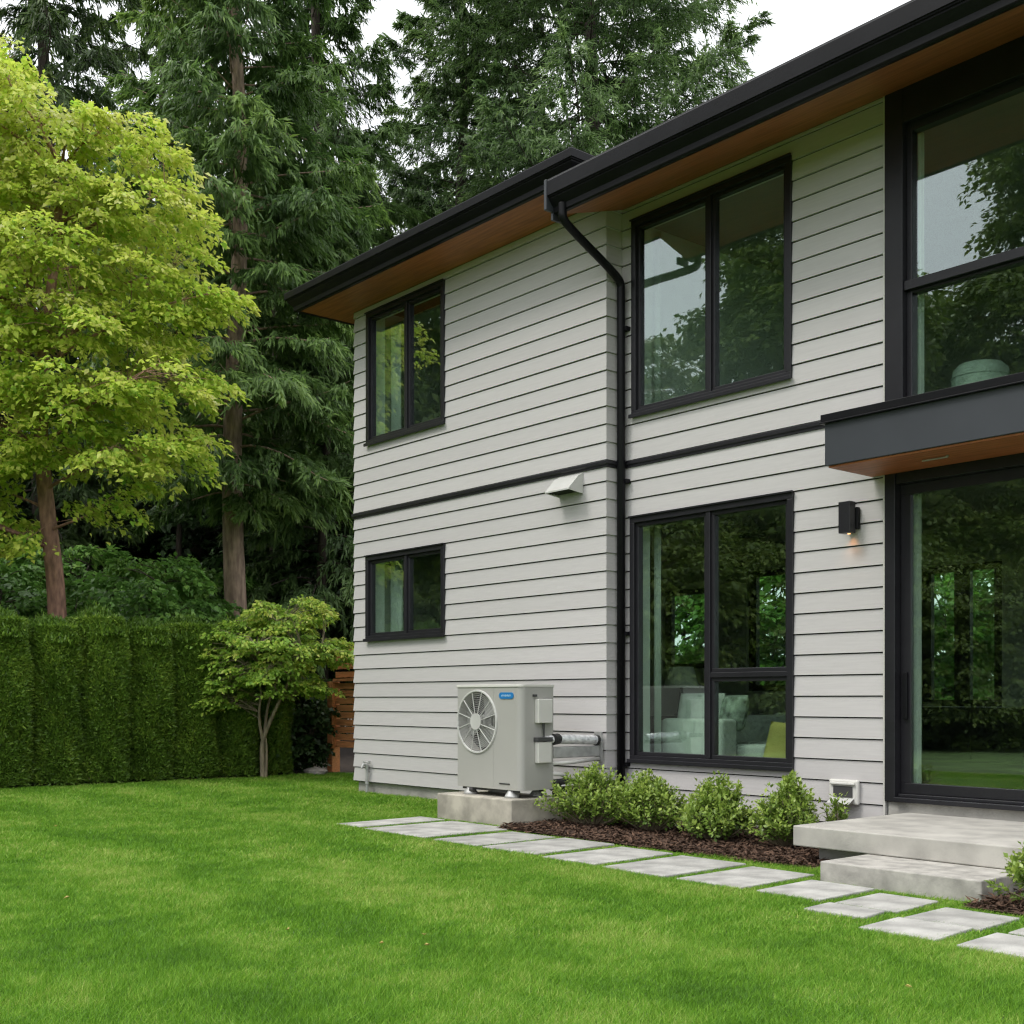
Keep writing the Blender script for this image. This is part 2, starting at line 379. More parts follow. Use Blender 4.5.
# return of the left block (faces +X) and the far gable side (faces -X)
mb = MB(); mb2 = MB(); mb3 = MB()
for zs, ze, mx in ((Z0, BAND0, 0), (BAND1, ZL, 0)):
    z = zs
    while z < ze - 0.02:
        top = min(z + EXPO, ze); a = z + 0.010; oa = 0.017 - 0.013 * 0.010 / EXPO; ob = 0.017 - 0.013 * (top - z) / EXPO; t = rng.random()
        mb.quad((XC + oa, YL - oa, a), (XC + oa, YR, a), (XC + ob, YR, top), (XC + ob, YL - ob, top), 0, t)
        mb.quad((XC - 0.006, YL, a), (XC - 0.006, YR, a), (XC + oa, YR, a), (XC + oa, YL - oa, a), 0, t)
        mb2.quad((XL - oa, YB, a), (XL - oa, YL - oa, a), (XL - ob, YL - ob, top), (XL - ob, YB, top), 0, t)
        mb3.quad((XE + oa, YR - oa, a), (XE + oa, YB, a), (XE + ob, YB, top), (XE + ob, YR - ob, top), 0, t)
        z += EXPO
for q_ in (mb, mb2, mb3): hb(q_, 'side_wall', ['siding', 'barrier'])
# structure behind the boards
mb = MB()
grid_wall(mb, XL + 0.004, XC - 0.006, Z0 + 0.002, ZL + 0.02, YL + 0.006, YL + TH, opsL)
mb.box(XC - TH, XC - 0.0065, YL + TH + 0.001, YB - 0.1, Z0 + 2.85, ZL, 1)
hb(mb, 'wall_core', ['barrier', 'white_paint'])
mb = MB()
grid_wall(mb, XC - 0.005, XE - 0.004, Z0 + 0.002, ZR + 0.02, YR + 0.006, YR + TH, opsR)
hb(mb, 'wall_core', ['barrier', 'white_paint'])
BW1, BW2 = (-11.02, -10.1, 1.5, 2.55), (-7.2, -6.25, 1.02, 2.55)
opsB = [BW1, BW2, (-9.6, -8.2, 1.2, 2.7), (-4.9, -2.2, 0.5, 2.7), (-11.2, -9.8, 4.1, 5.3), (-5.6, -3.4, 4.0, 5.3)]  # last four openings are added to let more daylight into the rooms
mb = MB()
grid_wall(mb, XL + 0.004, XE - 0.004, Z0, ZL, YB + TH, YB, opsB, 0, 1)
mb.box(XL + 0.006, XL + TH, YL + TH + 0.001, YB - 0.001, Z0, ZL, 1)
mb.box(XE - TH, XE - 0.006, YR + TH + 0.001, YB - 0.001, Z0, ZR, 1)
hb(mb, 'interior_wall', ['foundation', 'room_wall'])
mb = MB(); mb.box(XL + 0.26, XE - 0.26, YR + TH + 0.002, YB - 0.002, 0.30, 0.36); hb(mb, 'floor', 'floor_wood')
mb = MB(); mb.box(XL + 0.26, XE - 0.26, YR + TH + 0.002, YB - 0.002, 2.95, 3.24); mb.box(XL + 0.26, XE - 0.26, YR + TH + 0.002, YB - 0.002, 5.58, 5.6)
hb(mb, 'ceiling', 'room_wall')
mb = MB()
mb.box(XL + 0.03, XC - 0.03, YL + 0.03, YL + 0.2, -0.1, Z0 + 0.02); mb.box(XC - 0.029, XE - 0.03, YR + 0.03, YR + 0.2, -0.1, Z0 + 0.02)
mb.box(XL + 0.03, XL + 0.2, YL + 0.201, YB, -0.1, Z0)
mb.box(XD + 0.02, XD2 - 0.02, YR - 0.012, YR + 0.029, Z0 + 0.03, 0.335)
hb(mb, 'foundation', 'foundation')
# storey band
mb = MB()
prof = [(0, BAND0), (0.022, BAND0 + 0.004), (0.022, BAND0 + 0.022), (0.034, BAND0 + 0.030), (0.034, BAND1 - 0.006), (0.030, BAND1), (0, BAND1 + 0.004)]
mb.sweep([(XL, YB), (XL, YL), (XC, YL), (XC, YR)], prof); recalc(hb(mb, 'trim_band', 'black_frame'))
mb = MB(); mb.sweep([(XC, YR), (XD - 0.022, YR)], prof); recalc(hb(mb, 'trim_band', 'black_frame'))
# light edge strip beside the glazed bay
mb = MB(); mb.box(XD - 0.02, XD - 0.002, YR - 0.024, YR + 0.004, Z0, ZR); hb(mb, 'edge_trim', 'trim_grey')

def window(name, op, Y, mull, transom=None, lower_right=False, trim=0.055):
    x0, x1, z0, z1 = op
    f = MB()
    # outer trim, proud of the boards
    f.box(x0, x1, Y - 0.034, Y + 0.03, z1 - trim, z1); f.box(x0, x1, Y - 0.034, Y + 0.03, z0, z0 + trim)
    f.box(x0, x0 + trim, Y - 0.034, Y + 0.03, z0 + trim, z1 - trim); f.box(x1 - trim, x1, Y - 0.034, Y + 0.03, z0 + trim, z1 - trim)
    w = 0.034; ix0, ix1, iz0, iz1 = x0 + trim, x1 - trim, z0 + trim, z1 - trim
    cells = [(ix0, mull - 0.022, iz0, iz1)]
    if transom: cells += [(mull + 0.022, ix1, transom + 0.022, iz1), (mull + 0.022, ix1, iz0, transom - 0.022)]
    else: cells += [(mull + 0.022, ix1, iz0, iz1)]
    f.box(mull - 0.022, mull + 0.022, Y - 0.026, Y + 0.05, iz0, iz1)
    if transom: f.box(mull + 0.022, ix1, Y - 0.022, Y + 0.05, transom - 0.022, transom + 0.022)
    gl = MB()
    for (a, b, c, d) in cells:                        # sashes, set back
        f.box(a, b, Y - 0.006, Y + 0.055, d - w, d); f.box(a, b, Y - 0.006, Y + 0.055, c, c + w)
        f.box(a, a + w, Y - 0.006, Y + 0.055, c + w, d - w); f.box(b - w, b, Y - 0.006, Y + 0.055, c + w, d - w)
        gl.box(a + w - 0.004, b - w + 0.004, Y + 0.022, Y + 0.028, c + w - 0.004, d - w + 0.004)
    fr = hb(f, 'window', 'black_frame', bevel=0.004)
    hb(gl, 'glass', 'glass', fr)
    s = MB(); s.box(x0 - 0.012, x1 + 0.012, Y - 0.058, Y - 0.0345, z0 - 0.012, z0 + 0.022)
    hb(s, 'sill', 'black_frame', fr, bevel=0.003)
    s = MB(); s.box(x0 - 0.008, x1 + 0.008, Y - 0.05, Y - 0.0345, z1 - 0.006, z1 + 0.010); hb(s, 'head_flashing', 'black_frame', fr, bevel=0.003)
    return fr
window('window', WINS['upper_left'], YL, -10.975)
window('window', WINS['lower_left'], YL, -10.985)
window('window', WINS['upper_right'], YR, -6.765)
window('window', WINS['lower_right'], YR, -6.775, 1.305)
# back windows; those after the first two are added to brighten the rooms
for (a, b, c, d) in opsB:
    f = MB(); gl = MB()
    m = (a + b) / 2 if b - a > 0.93 else None
    f.box(a, b, YB + 0.05, YB + 0.12, d - 0.07, d); f.box(a, b, YB + 0.05, YB + 0.12, c, c + 0.07)
    f.box(a, a + 0.11, YB + 0.05, YB + 0.12, c + 0.07, d - 0.07); f.box(b - 0.11, b, YB + 0.05, YB + 0.12, c + 0.07, d - 0.07)
    if m: f.box(m - 0.09, m + 0.09, YB + 0.05, YB + 0.12, c + 0.07, d - 0.07)
    gl.box(a + 0.06, b - 0.06, YB + 0.08, YB + 0.086, c + 0.05, d - 0.05)
    fr = hb(f, 'back_window', 'black_frame'); hb(gl, 'glass', 'glass', fr)

# glazed bay: tall upper window over the sliding door
f = MB(); gl = MB(); Y = YR
f.box(XD, XD + 0.15, Y - 0.036, Y + 0.10, 3.12, ZR - 0.002); f.box(XD2 - 0.15, XD2, Y - 0.036, Y + 0.10, 3.12, ZR - 0.002)
f.box(XD + 0.15, XD2 - 0.15, Y - 0.034, Y + 0.10, 5.36, ZR - 0.002)
f.box(XD + 0.15, XD2 - 0.15, Y - 0.034, Y + 0.10, 3.12, 3.225)
ix0, ix1 = XD + 0.15, XD2 - 0.15
f.box(ix0, ix0 + 0.045, Y + 0.02, Y + 0.10, 3.225, 5.36); f.box(ix1 - 0.045, ix1, Y + 0.02, Y + 0.10, 3.225, 5.36)
f.box(ix0 + 0.045, ix1 - 0.045, Y + 0.02, Y + 0.10, 5.30, 5.36); f.box(ix0 + 0.045, ix1 - 0.045, Y + 0.02, Y + 0.10, 3.225, 3.275)
f.box(ix0 + 0.0, ix1 - 0.0, Y - 0.018, Y + 0.019, 4.12, 4.19); f.box(ix0 + 0.045, ix1 - 0.045, Y + 0.02, Y + 0.10, 4.10, 4.205)
f.box(-3.83, -3.75, Y - 0.012, Y + 0.10, 3.275, 4.10); f.box(-3.83, -3.75, Y - 0.012, Y + 0.10, 4.205, 5.30)
for c, d in ((3.27, 4.105), (4.20, 5.305)): gl.box(ix0 + 0.04, ix1 - 0.04, Y + 0.055, Y + 0.061, c, d)
fr = hb(f, 'window', 'black_frame', bevel=0.004); hb(gl, 'glass', 'glass', fr)
f = MB(); gl = MB()
f.box(XD, XD + 0.085, Y - 0.036, Y + 0.12, 0.335, 2.83); f.box(XD2 - 0.085, XD2, Y - 0.036, Y + 0.12, 0.335, 2.83)
f.box(XD + 0.085, XD2 - 0.085, Y - 0.02, Y + 0.12, 2.70, 2.83)
f.box(XD + 0.085, XD2 - 0.085, Y - 0.06, Y + 0.12, 0.337, 0.372)
f.box(XD + 0.085, XD2 - 0.085, Y + 0.0, Y + 0.12, 0.372, 0.395)
f.box(XD, XD2, Y - 0.03, Y + 0.10, 2.83, 3.119)
fr = hb(f, 'sliding_door', 'black_frame', bevel=0.004)
p = MB()
for a, b, yy in ((XD + 0.086, -3.78, Y + 0.045), (-3.86, XD2 - 0.086, Y + 0.10)):
    p.box(a, b, yy, yy + 0.04, 2.62, 2.70); p.box(a, b, yy, yy + 0.04, 0.396, 0.475)
    p.box(a, a + 0.085, yy, yy + 0.04, 0.475, 2.62); p.box(b - 0.085, b, yy, yy + 0.04, 0.475, 2.62)
    gl.box(a + 0.08, b - 0.08, yy + 0.016, yy + 0.022, 0.47, 2.625)
hb(p, 'door_panel', 'black_frame', fr, bevel=0.004); hb(gl, 'glass', 'glass', fr)
h = MB(); h.box(XD + 0.115, XD + 0.15, Y + 0.02, Y + 0.045, 0.95, 1.30); hb(h, 'handle', 'black_metal', fr, bevel=0.004)
# inner jamb boards, white-green strip seen through each glass
mb = MB(); mb.box(XD + 0.10, XD + 0.165, Y + 0.15, Y + 0.20, 0.37, 2.66); mb.box(XD + 0.14, XD + 0.20, Y + 0.13, Y + 0.18, 3.24, 5.33); hb(mb, 'jamb_lining', 'white_paint')

# ---- eaves and roofs
def eave(zb, up):   # closed (n, z) profile: dark upper edge board over a K gutter
    return [(-0.012, zb + 0.004), (0.03, zb), (0.045, zb + 0.010), (0.048, zb + 0.055), (0.075, zb + 0.085), (0.098, zb + 0.115), (0.100, zb + 0.128),
            (0.112, zb + 0.130), (0.114, zb + 0.140), (0.126, zb + 0.142), (0.128, zb + up - 0.012), (0.120, zb + up), (-0.012, zb + up + 0.02)]
LX0, LX1, LY = -12.40, -7.705, 7.22
ZS = 5.665
mb = MB(); mb.sweep([(LX0, 13.0), (LX0, LY), (LX1, LY), (LX1, 8.9)], eave(ZS - 0.008, 0.222)); o = recalc(hb(mb, 'gutter', 'black_metal'))
mb = MB()
t = 0.018
mb.box(LX0 + 0.012, LX1 - 0.012, LY + 0.012, YL - 0.018, ZS, ZS + t); mb.box(LX0 + 0.012, XL - 0.018, YL - 0.0175, 12.9, ZS, ZS + t); mb.box(XC + 0.02, LX1 - 0.012, YL - 0.0175, 8.6, ZS, ZS + t)
hb(mb, 'soffit', 'cedar')
mb = MB(); zt = ZS + 0.212
ex0, ex1, ey0, ey1 = LX0 - 0.124, LX1 + 0.124, LY - 0.124, 13.2
rz = zt + 0.95; rx0, rx1, ry = (ex0 + 2.6), (ex1 - 2.3), (ey0 + ey1) / 2
A, B, C_, D_ = (ex0, ey0, zt), (ex1, ey0, zt), (ex1, ey1, zt), (ex0, ey1, zt); R0, R1 = (rx0, ry, rz), (rx1, ry, rz)
mb.add([A, B, C_, D_, R0, R1], [(0, 1, 5, 4), (1, 2, 5), (2, 3, 4, 5), (3, 0, 4)])
hb(mb, 'roof', 'roofing')
RY, RX0, RX1 = 7.15, -7.83, -0.35
ZG = 5.365
mb = MB(); mb.sweep([(RX0, RY), (RX1, RY)], eave(ZG, 0.275)); recalc(hb(mb, 'gutter', 'black_metal'))
mb = MB(); mb.add([(RX0 + 0.03, RY + 0.012, ZG + 0.008), (RX1, RY + 0.012, ZG + 0.008), (RX1, YR - 0.019, ZR), (RX0 + 0.03, YR - 0.019, ZR),
                   (RX0 + 0.03, RY + 0.012, ZG + 0.030), (RX1, RY + 0.012, ZG + 0.030), (RX1, YR - 0.019, ZR + 0.022), (RX0 + 0.03, YR - 0.019, ZR + 0.022)],
                  [(0, 3, 2, 1), (4, 5, 6, 7), (0, 1, 5, 4), (1, 2, 6, 5), (2, 3, 7, 6), (3, 0, 4, 7)])
hb(mb, 'soffit', 'cedar')
mb = MB(); z1 = ZG + 0.27; y0 = RY - 0.122; slope = 0.30
mb.add([(RX0, y0, z1), (RX1, y0, z1), (RX1, 12.6, z1 + 5.4 * slope), (RX0, 12.6, z1 + 5.4 * slope), (RX0, y0, z1 + 0.012), (RX1, y0, z1 + 0.012), (RX1, 12.6, z1 + 5.4 * slope + 0.02), (RX0, 12.6, z1 + 5.4 * slope + 0.02)],
       [(0, 3, 2, 1), (4, 5, 6, 7), (0, 1, 5, 4), (1, 2, 6, 5), (2, 3, 7, 6), (3, 0, 4, 7)])
hb(mb, 'roof', 'roofing')
# gutter end bracket and small return
mb = MB(); mb.box(RX0 - 0.02, RX0 + 0.012, RY - 0.132, RY + 0.02, ZG + 0.02, ZG + 0.285); mb.box(RX0 - 0.018, RX0 + 0.010, RY - 0.05, RY + 0.10, ZG - 0.05, ZG + 0.019); hb(mb, 'gutter_end_cap', 'charcoal_panel', bevel=0.004)
# downspout
def chaikin(p, it=2):
    p = [np.array(q, float) for q in p]
    for _ in range(it):
        q = [p[0]]
        for a, b in zip(p[:-1], p[1:]): q += [a * .75 + b * .25, a * .25 + b * .75]
        q.append(p[-1]); p = q
    return p
mb = MB(); dx, dy = -7.765, YR - 0.075
pts = chaikin([(-7.70, RY - 0.045, ZG + 0.06), (-7.70, RY - 0.045, ZG - 0.02), (-7.70, RY - 0.045, ZG - 0.06), (-7.708, RY + 0.02, ZG - 0.115), (-7.75, dy - 0.06, ZG - 0.40), (dx, dy, ZG - 0.46), (dx, dy, ZG - 0.52), (dx, dy, 4.6)], 2)
mb.tube(pts + [np.array((dx, dy, 0.12))], 0.038, 14)
mb.tube(chaikin([(dx, dy, 0.13), (dx, dy, 0.07), (dx + 0.01, dy - 0.09, 0.05)], 1), 0.038, 14)
ds = hb(mb, 'downspout', 'black_metal', smooth=True)
for z in (4.5, 3.1, 1.7, 0.5):
    mb = MB(); mb.box(dx - 0.06, dx + 0.06, dy + 0.005, dy + 0.07, z - 0.018, z + 0.018); hb(mb, 'strap', 'black_metal', ds)
# canopy over the door
cx0, cx1, cy0, cz0, cz1 = -5.175, -2.35, 7.36, 2.79, 3.105
mb = MB(); mb.box(cx0, cx1, cy0, YR - 0.037, cz0, cz1 - 0.002); can = hb(mb, 'canopy', 'charcoal_panel', bevel=0.004)
mb = MB(); mb.box(cx0 + 0.02, cx1 - 0.02, cy0 + 0.02, YR - 0.04, cz0 - 0.014, cz0 - 0.001); hb(mb, 'soffit', 'cedar', can)
mb = MB(); mb.box(cx0 - 0.022, cx1 + 0.02, cy0 - 0.022, YR - 0.0372, cz1, cz1 + 0.055); mb.box(cx0 - 0.03, cx1 + 0.03, cy0 - 0.03, YR - 0.0374, cz1 - 0.012, cz1 - 0.0005); hb(mb, 'flashing', 'black_metal', can, bevel=0.003)
mb = MB(); mb.tube([(-4.55, 7.62, cz0 - 0.024), (-4.36, 7.62, cz0 - 0.024)], 0.006, 6); mb.tube([(-4.36, 7.62, cz0 - 0.024), (-4.36, 7.62, cz0 - 0.012)], 0.01, 8); hb(mb, 'hook', 'galv', can)

# ================================================================== THINGS ON THE WALLS
lx, lz = -5.335, 2.49
lamp = empty('wall_lamp', (lx, YR - 0.01, lz), 0, 'black box shaped wall lamp glowing warm below, on siding beside the glass door', 'wall lamp')
mb = MB(); mb.box(-0.05, 0.065, -0.045, -0.004, -0.095, 0.075); mb.build('mounting_plate', 'black_metal', lamp, bevel=0.008)
mb = MB(); mb.box(-0.052, 0.05, -0.125, -0.046, -0.125, 0.115); mb.build('lamp_body', 'black_frame', lamp, bevel=0.004)
m, n, b = nodes_of('lamp_glow'); b.inputs['Base Color'].default_value = (1, .6, .3, 1); b.inputs['Emission Color'].default_value = (1, 0.48, 0.18, 1); b.inputs['Emission Strength'].default_value = 3.0
mb = MB(); mb.cyl((0, -0.06, -0.128), (0, -0.06, -0.1262), 0.012); mb.build('bulb', 'lamp_glow', lamp)
pl = bpy.data.lights.new('lamp_light', 'SPOT'); po = bpy.data.objects.new('lamp_light', pl); COL.objects.link(po); po.parent = lamp
pl.energy = 0.45; pl.color = (1.0, 0.42, 0.13); pl.shadow_soft_size = 0.03; pl.spot_size = math.radians(95); pl.spot_blend = 1.0
po.location = (0.0, -0.05, -0.14); po.rotation_euler = (math.radians(18), 0, 0)

vent = empty('vent_hood', (-8.29, YL - 0.012, 3.02), 0, 'pale grey metal vent hood under the dark storey band', 'vent')
mb = MB(); w = 0.165
prf = [(0.0, 0.195), (-0.06, 0.165), (-0.185, 0.035), (-0.185, 0.022), (-0.18, 0.022), (-0.06, 0.150), (0, 0.18)]
for sx in (-1, 1):
    x0, x1 = (sx * w, sx * (w - 0.006))
    mb.add([(x0, 0, 0), (x0, 0, 0.195), (x0, -0.06, 0.165), (x0, -0.185, 0.035), (x0, -0.185, 0.022), (x1, 0, 0), (x1, 0, 0.195), (x1, -0.06, 0.165), (x1, -0.185, 0.035), (x1, -0.185, 0.022)],
           [(0, 1, 2, 3, 4), (9, 8, 7, 6, 5), (0, 5, 6, 1), (1, 6, 7, 2), (2, 7, 8, 3), (3, 8, 9, 4), (4, 9, 5, 0)])
k = len(prf)
vs = [(-w + 0.006, p[0], p[1]) for p in prf] + [(w - 0.006, p[0], p[1]) for p in prf]
mb.add(vs, [(i, (i + 1) % k, k + (i + 1) % k, k + i) for i in range(k)])
recalc(mb.build('hood', 'hood', vent))
mb = MB()
for i in range(4): mb.box(-w + 0.01, w - 0.01, -0.03 - i * 0.035, -0.026 - i * 0.035, 0.02, 0.06)
mb.box(-0.10, 0.02, -0.10, -0.09, 0.03, 0.05); mb.build('louvre', 'ac_dark', vent)

bxv = empty('vent_box', (-5.40, YR - 0.018, 0.29), 0, 'pale plastic vent box low on the siding behind the last shrub', 'vent')
mb = MB(); mb.box(-0.13, 0.13, -0.035, 0.0, 0, 0.19); mb.build('backplate', 'ac_light', bxv, bevel=0.012)
mb = MB(); mb.box(-0.085, 0.085, -0.041, -0.0355, 0.055, 0.14); mb.build('opening', 'ac_dark', bxv)
mb = MB(); mb.add([(-0.10, -0.036, 0.05), (0.10, -0.036, 0.05), (0.10, -0.11, 0.012), (-0.10, -0.11, 0.012), (-0.10, -0.036, 0.044), (0.10, -0.036, 0.044), (0.10, -0.11, 0.006), (-0.10, -0.11, 0.006)],
                [(0, 1, 2, 3), (7, 6, 5, 4), (0, 4, 5, 1), (1, 5, 6, 2), (2, 6, 7, 3), (3, 7, 4, 0)]); mb.build('flap', 'hood', bxv)
mb = MB(); mb.box(-0.11, 0.11, -0.055, -0.0355, 0.15, 0.17); mb.build('rain_lip', 'ac_light', bxv, bevel=0.006)

tap = empty('outdoor_tap', (-11.72, YL - 0.045, 0), 0, 'small grey metal garden tap on an upright pipe at the house corner', 'tap')
mb = MB(); mb.tube([(0, 0, -0.02), (0, 0, 0.30)], 0.017, 10); mb.tube([(0, 0, 0.11), (0, 0, 0.14)], 0.024, 10); mb.tube([(0, 0.045, 0.26), (0, 0, 0.26)], 0.012, 8); mb.build('pipe', 'galv', tap, smooth=False)
mb = MB(); mb.tube([(0, 0.0, 0.29), (0, -0.01, 0.335), (0, -0.05, 0.345), (0, -0.075, 0.30)], [0.022, 0.024, 0.018, 0.014], 10); mb.build('spout', 'galv', tap)
mb = MB(); mb.tube([(-0.055, -0.005, 0.365), (0.055, -0.005, 0.365)], 0.009, 8); mb.tube([(0, -0.005, 0.33), (0, -0.005, 0.37)], 0.007, 8)
for s_ in (-1, 1): mb.tube([(s_ * 0.055, -0.005, 0.348), (s_ * 0.055, -0.005, 0.382)], 0.014, 8)
mb.build('handle', 'galv', tap)

# ================================================================== HEAT PUMP
pad = MB(); pad.box(-8.88, -7.82, 6.62, 7.22, -0.05, 0.235)
tag(pad.build('concrete_pad', 'concrete_old', origin=(-8.35, 6.9, 0), bevel=0.01), 'weathered concrete block plinth under the heat pump', 'plinth')
ac = empty('heat_pump', (-8.305, 6.95, 0.235), 0, 'beige outdoor heat pump with round fan grille on a concrete plinth', 'heat pump')
ax0, ax1, ay0, ay1, az0, az1 = -0.445, 0.445, -0.19, 0.19, 0.068, 0.985
# casing: rounded front right corner, with a round hole for the fan
fx, fz, fr_ = -0.158, 0.662, 0.272
mb = MB(); rc = 0.06; N = 48
outer = []
rect = [(ax0, az0), (ax1 - rc, az0), (ax1 - rc, az1), (ax0, az1)]
def rect_pt(a):
    dx, dz = math.cos(a), math.sin(a); best = 9
    for lim, dd, o0 in ((ax1 - rc, dx, fx), (ax0, dx, fx), (az1, dz, fz), (az0, dz, fz)):
        if abs(dd) > 1e-9:
            t_ = (lim - o0) / dd
            if t_ > 0: best = min(best, t_)
    return (fx + dx * best, fz + dz * best)
angs = sorted({2 * math.pi * i / N for i in range(N)} | {math.atan2(z - fz, x - fx) % (2 * math.pi) for x, z in rect})
K = len(angs)
vs = [(fx + fr_ * math.cos(a), ay0, fz + fr_ * math.sin(a)) for a in angs] + [(rect_pt(a)[0], ay0, rect_pt(a)[1]) for a in angs] + [(fx + fr_ * math.cos(a), ay0 + 0.12, fz + fr_ * math.sin(a)) for a in angs]
mb.add(vs, [(i, (i + 1) % K, K + (i + 1) % K, K + i) for i in range(K)] + [(2 * K + i, 2 * K + (i + 1) % K, (i + 1) % K, i) for i in range(K)])
arc = [(ax1 - rc + rc * math.sin(i * math.pi / 16), ay0 + rc - rc * math.cos(i * math.pi / 16)) for i in range(9)]
for (p, q) in zip(arc[:-1], arc[1:]): mb.quad((p[0], p[1], az0), (q[0], q[1], az0), (q[0], q[1], az1), (p[0], p[1], az1))
mb.quad((ax1, ay0 + rc, az0), (ax1, ay1, az0), (ax1, ay1, az1), (ax1, ay0 + rc, az1))
mb.quad((ax0, ay1, az0), (ax0, ay0, az0), (ax0, ay0, az1), (ax0, ay1, az1))
mb.quad((ax1, ay1, az0), (ax0, ay1, az0), (ax0, ay1, az1), (ax1, ay1, az1))
bot = [(ax0, ay0), ] + arc + [(ax1, ay1), (ax0, ay1)]
mb.add([(x, y, az0) for x, y in bot], [tuple(range(len(bot) - 1, -1, -1))])
mb.box(0.075, 0.078, ay0 - 0.0015, ay0 - 0.0002, az0 + 0.02, az1 - 0.01)
mb.build('casing', 'ac_paint', ac)
lid = MB(); bl = [(ax0 - 0.006, ay0 - 0.008)] + [(x + 0.006, y - 0.008) for x, y in arc] + [(ax1 + 0.006, ay1 + 0.006), (ax0 - 0.006, ay1 + 0.006)]; k = len(bl)
lid.add([(x, y, az1 - 0.014) for x, y in bl] + [(x, y, az1 + 0.010) for x, y in bl], [tuple(range(k - 1, -1, -1)), tuple(range(k, 2 * k))] + [(i, (i + 1) % k, k + (i + 1) % k, k + i) for i in range(k)])
lid.build('lid', 'ac_light', ac, bevel=0.003)
# fan well, blades, grille
mb = MB(); mb.cyl((fx, ay0 + 0.119, fz), (fx, ay0 + 0.125, fz), fr_ + 0.002, 48); mb.build('fan_shroud', 'ac_dark', ac)
mb = MB()
for k in range(3):
    a0 = 2 * math.pi * k / 3 + 0.4
    for s_ in range(6):
        a, b2 = a0 + s_ * 0.22, a0 + (s_ + 1) * 0.22
        ya, yb = ay0 + 0.045 + s_ * 0.009, ay0 + 0.045 + (s_ + 1) * 0.009
        mb.quad((fx + 0.06 * math.cos(a), ya, fz + 0.06 * math.sin(a)), (fx + 0.235 * math.cos(a), ya, fz + 0.235 * math.sin(a)), (fx + 0.235 * math.cos(b2), yb, fz + 0.235 * math.sin(b2)), (fx + 0.06 * math.cos(b2), yb, fz + 0.06 * math.sin(b2)))
mb.cyl((fx, ay0 + 0.035, fz), (fx, ay0 + 0.118, fz), 0.06); mb.build('fan', 'ac_blade', ac)
mb = MB()
def ring(r, y, t):
    p = [(fx + r * math.cos(2 * math.pi * i / 40), y, fz + r * math.sin(2 * math.pi * i / 40)) for i in range(41)]; mb.tube(p, t, 5, cap=False)
for i in range(1, 12): ring(0.07 + i * 0.0165, ay0 - 0.010 + 0.006 * (i / 12), 0.0016)
ring(0.278, ay0 - 0.004, 0.011)
for k in range(12):
    a = 2 * math.pi * k / 12 + 0.15
    mb.tube([(fx + 0.06 * math.cos(a), ay0 - 0.016, fz + 0.06 * math.sin(a)), (fx + 0.274 * math.cos(a + 0.10), ay0 - 0.006, fz + 0.274 * math.sin(a + 0.10))], 0.0042, 6)
mb.cyl((fx, ay0 - 0.022, fz), (fx, ay0 - 0.008, fz), 0.074, 32); mb.build('fan_grille', 'ac_grille', ac)
# badge with a pale worn wordmark too small to read
mb = MB(); bx_, bz_ = 0.255, 0.895
for a0, (cxx) in ((0, bx_ + 0.075), (1, bx_ - 0.075)): pass
pts = [(bx_ + 0.07 + 0.028 * math.cos(a), bz_ + 0.028 * math.sin(a)) for a in np.linspace(-math.pi / 2, math.pi / 2, 9)] + [(bx_ - 0.07 + 0.028 * math.cos(a), bz_ + 0.028 * math.sin(a)) for a in np.linspace(math.pi / 2, 1.5 * math.pi, 9)]
k = len(pts); mb.add([(x, ay0 - 0.006, z) for x, z in pts] + [(x, ay0 - 0.0003, z) for x, z in pts], [tuple(range(k))] + [(i, k + i, k + (i + 1) % k, (i + 1) % k) for i in range(k)])
bd = recalc(mb.build('badge', 'badge_blue', ac))
mb = MB()
for i in range(8): mb.box(bx_ - 0.062 + i * 0.016, bx_ - 0.053 + i * 0.016, ay0 - 0.0075, ay0 - 0.0061, bz_ - 0.007 - 0.003 * (i % 3 == 0), bz_ + 0.006 + 0.004 * (i % 2))
mb.build('lettering', 'badge_white', bd)
mb = MB(); mb.box(0.16, 0.30, ay0 - 0.005, ay0 - 0.0003, 0.115, 0.122); mb.box(0.16, 0.30, ay0 - 0.008, ay0 - 0.0003, 0.122, 0.126); mb.build('handle_slot', 'ac_dark', ac)
# service boxes on the right side
mb = MB(); mb.box(ax1 + 0.0005, ax1 + 0.055, -0.03, 0.135, 0.655, 0.865); mb.build('switch_box', 'ac_light', ac, bevel=0.006)
mb = MB(); mb.box(ax1 + 0.0005, ax1 + 0.05, -0.03, 0.13, 0.305, 0.49); mb.build('valve_cover', 'ac_light', ac, bevel=0.008)
mb = MB(); mb.box(ax1 + 0.0005, ax1 + 0.058, -0.045, 0.135, 0.493, 0.53); mb.build('cover_cap', 'ac_dark', ac, bevel=0.004)
mb = MB(); mb.box(ax1 + 0.0005, ax1 + 0.03, -0.055, -0.025, 0.885, 0.905); mb.build('latch', 'ac_dark', ac)
mb = MB(); mb.tube([(ax1 + 0.028, 0.05, 0.655), (ax1 + 0.028, 0.052, 0.61), (ax1 + 0.026, 0.058, 0.53)], [0.014, 0.010, 0.006], 8); mb.build('cable', 'ac_dark', ac)
for sx in (-0.30, 0.28):
    for sy in (-0.15, 0.14):
        f_ = MB(); f_.tube([(sx, sy, 0.0), (sx, sy, 0.02), (sx, sy, 0.05), (sx, sy, 0.066)], [0.07, 0.062, 0.04, 0.034], 12); f_.build('foot', 'galv', ac, smooth=True)
mb = MB(); mb.box(-0.40, 0.38, -0.165, -0.14, 0.045, 0.067); mb.box(-0.40, 0.38, 0.13, 0.155, 0.045, 0.067); mb.tube([(-0.27, -0.172, 0.045), (-0.22, -0.172, 0.045)], 0.025, 10); mb.build('base_rail', 'ac_dark', ac)
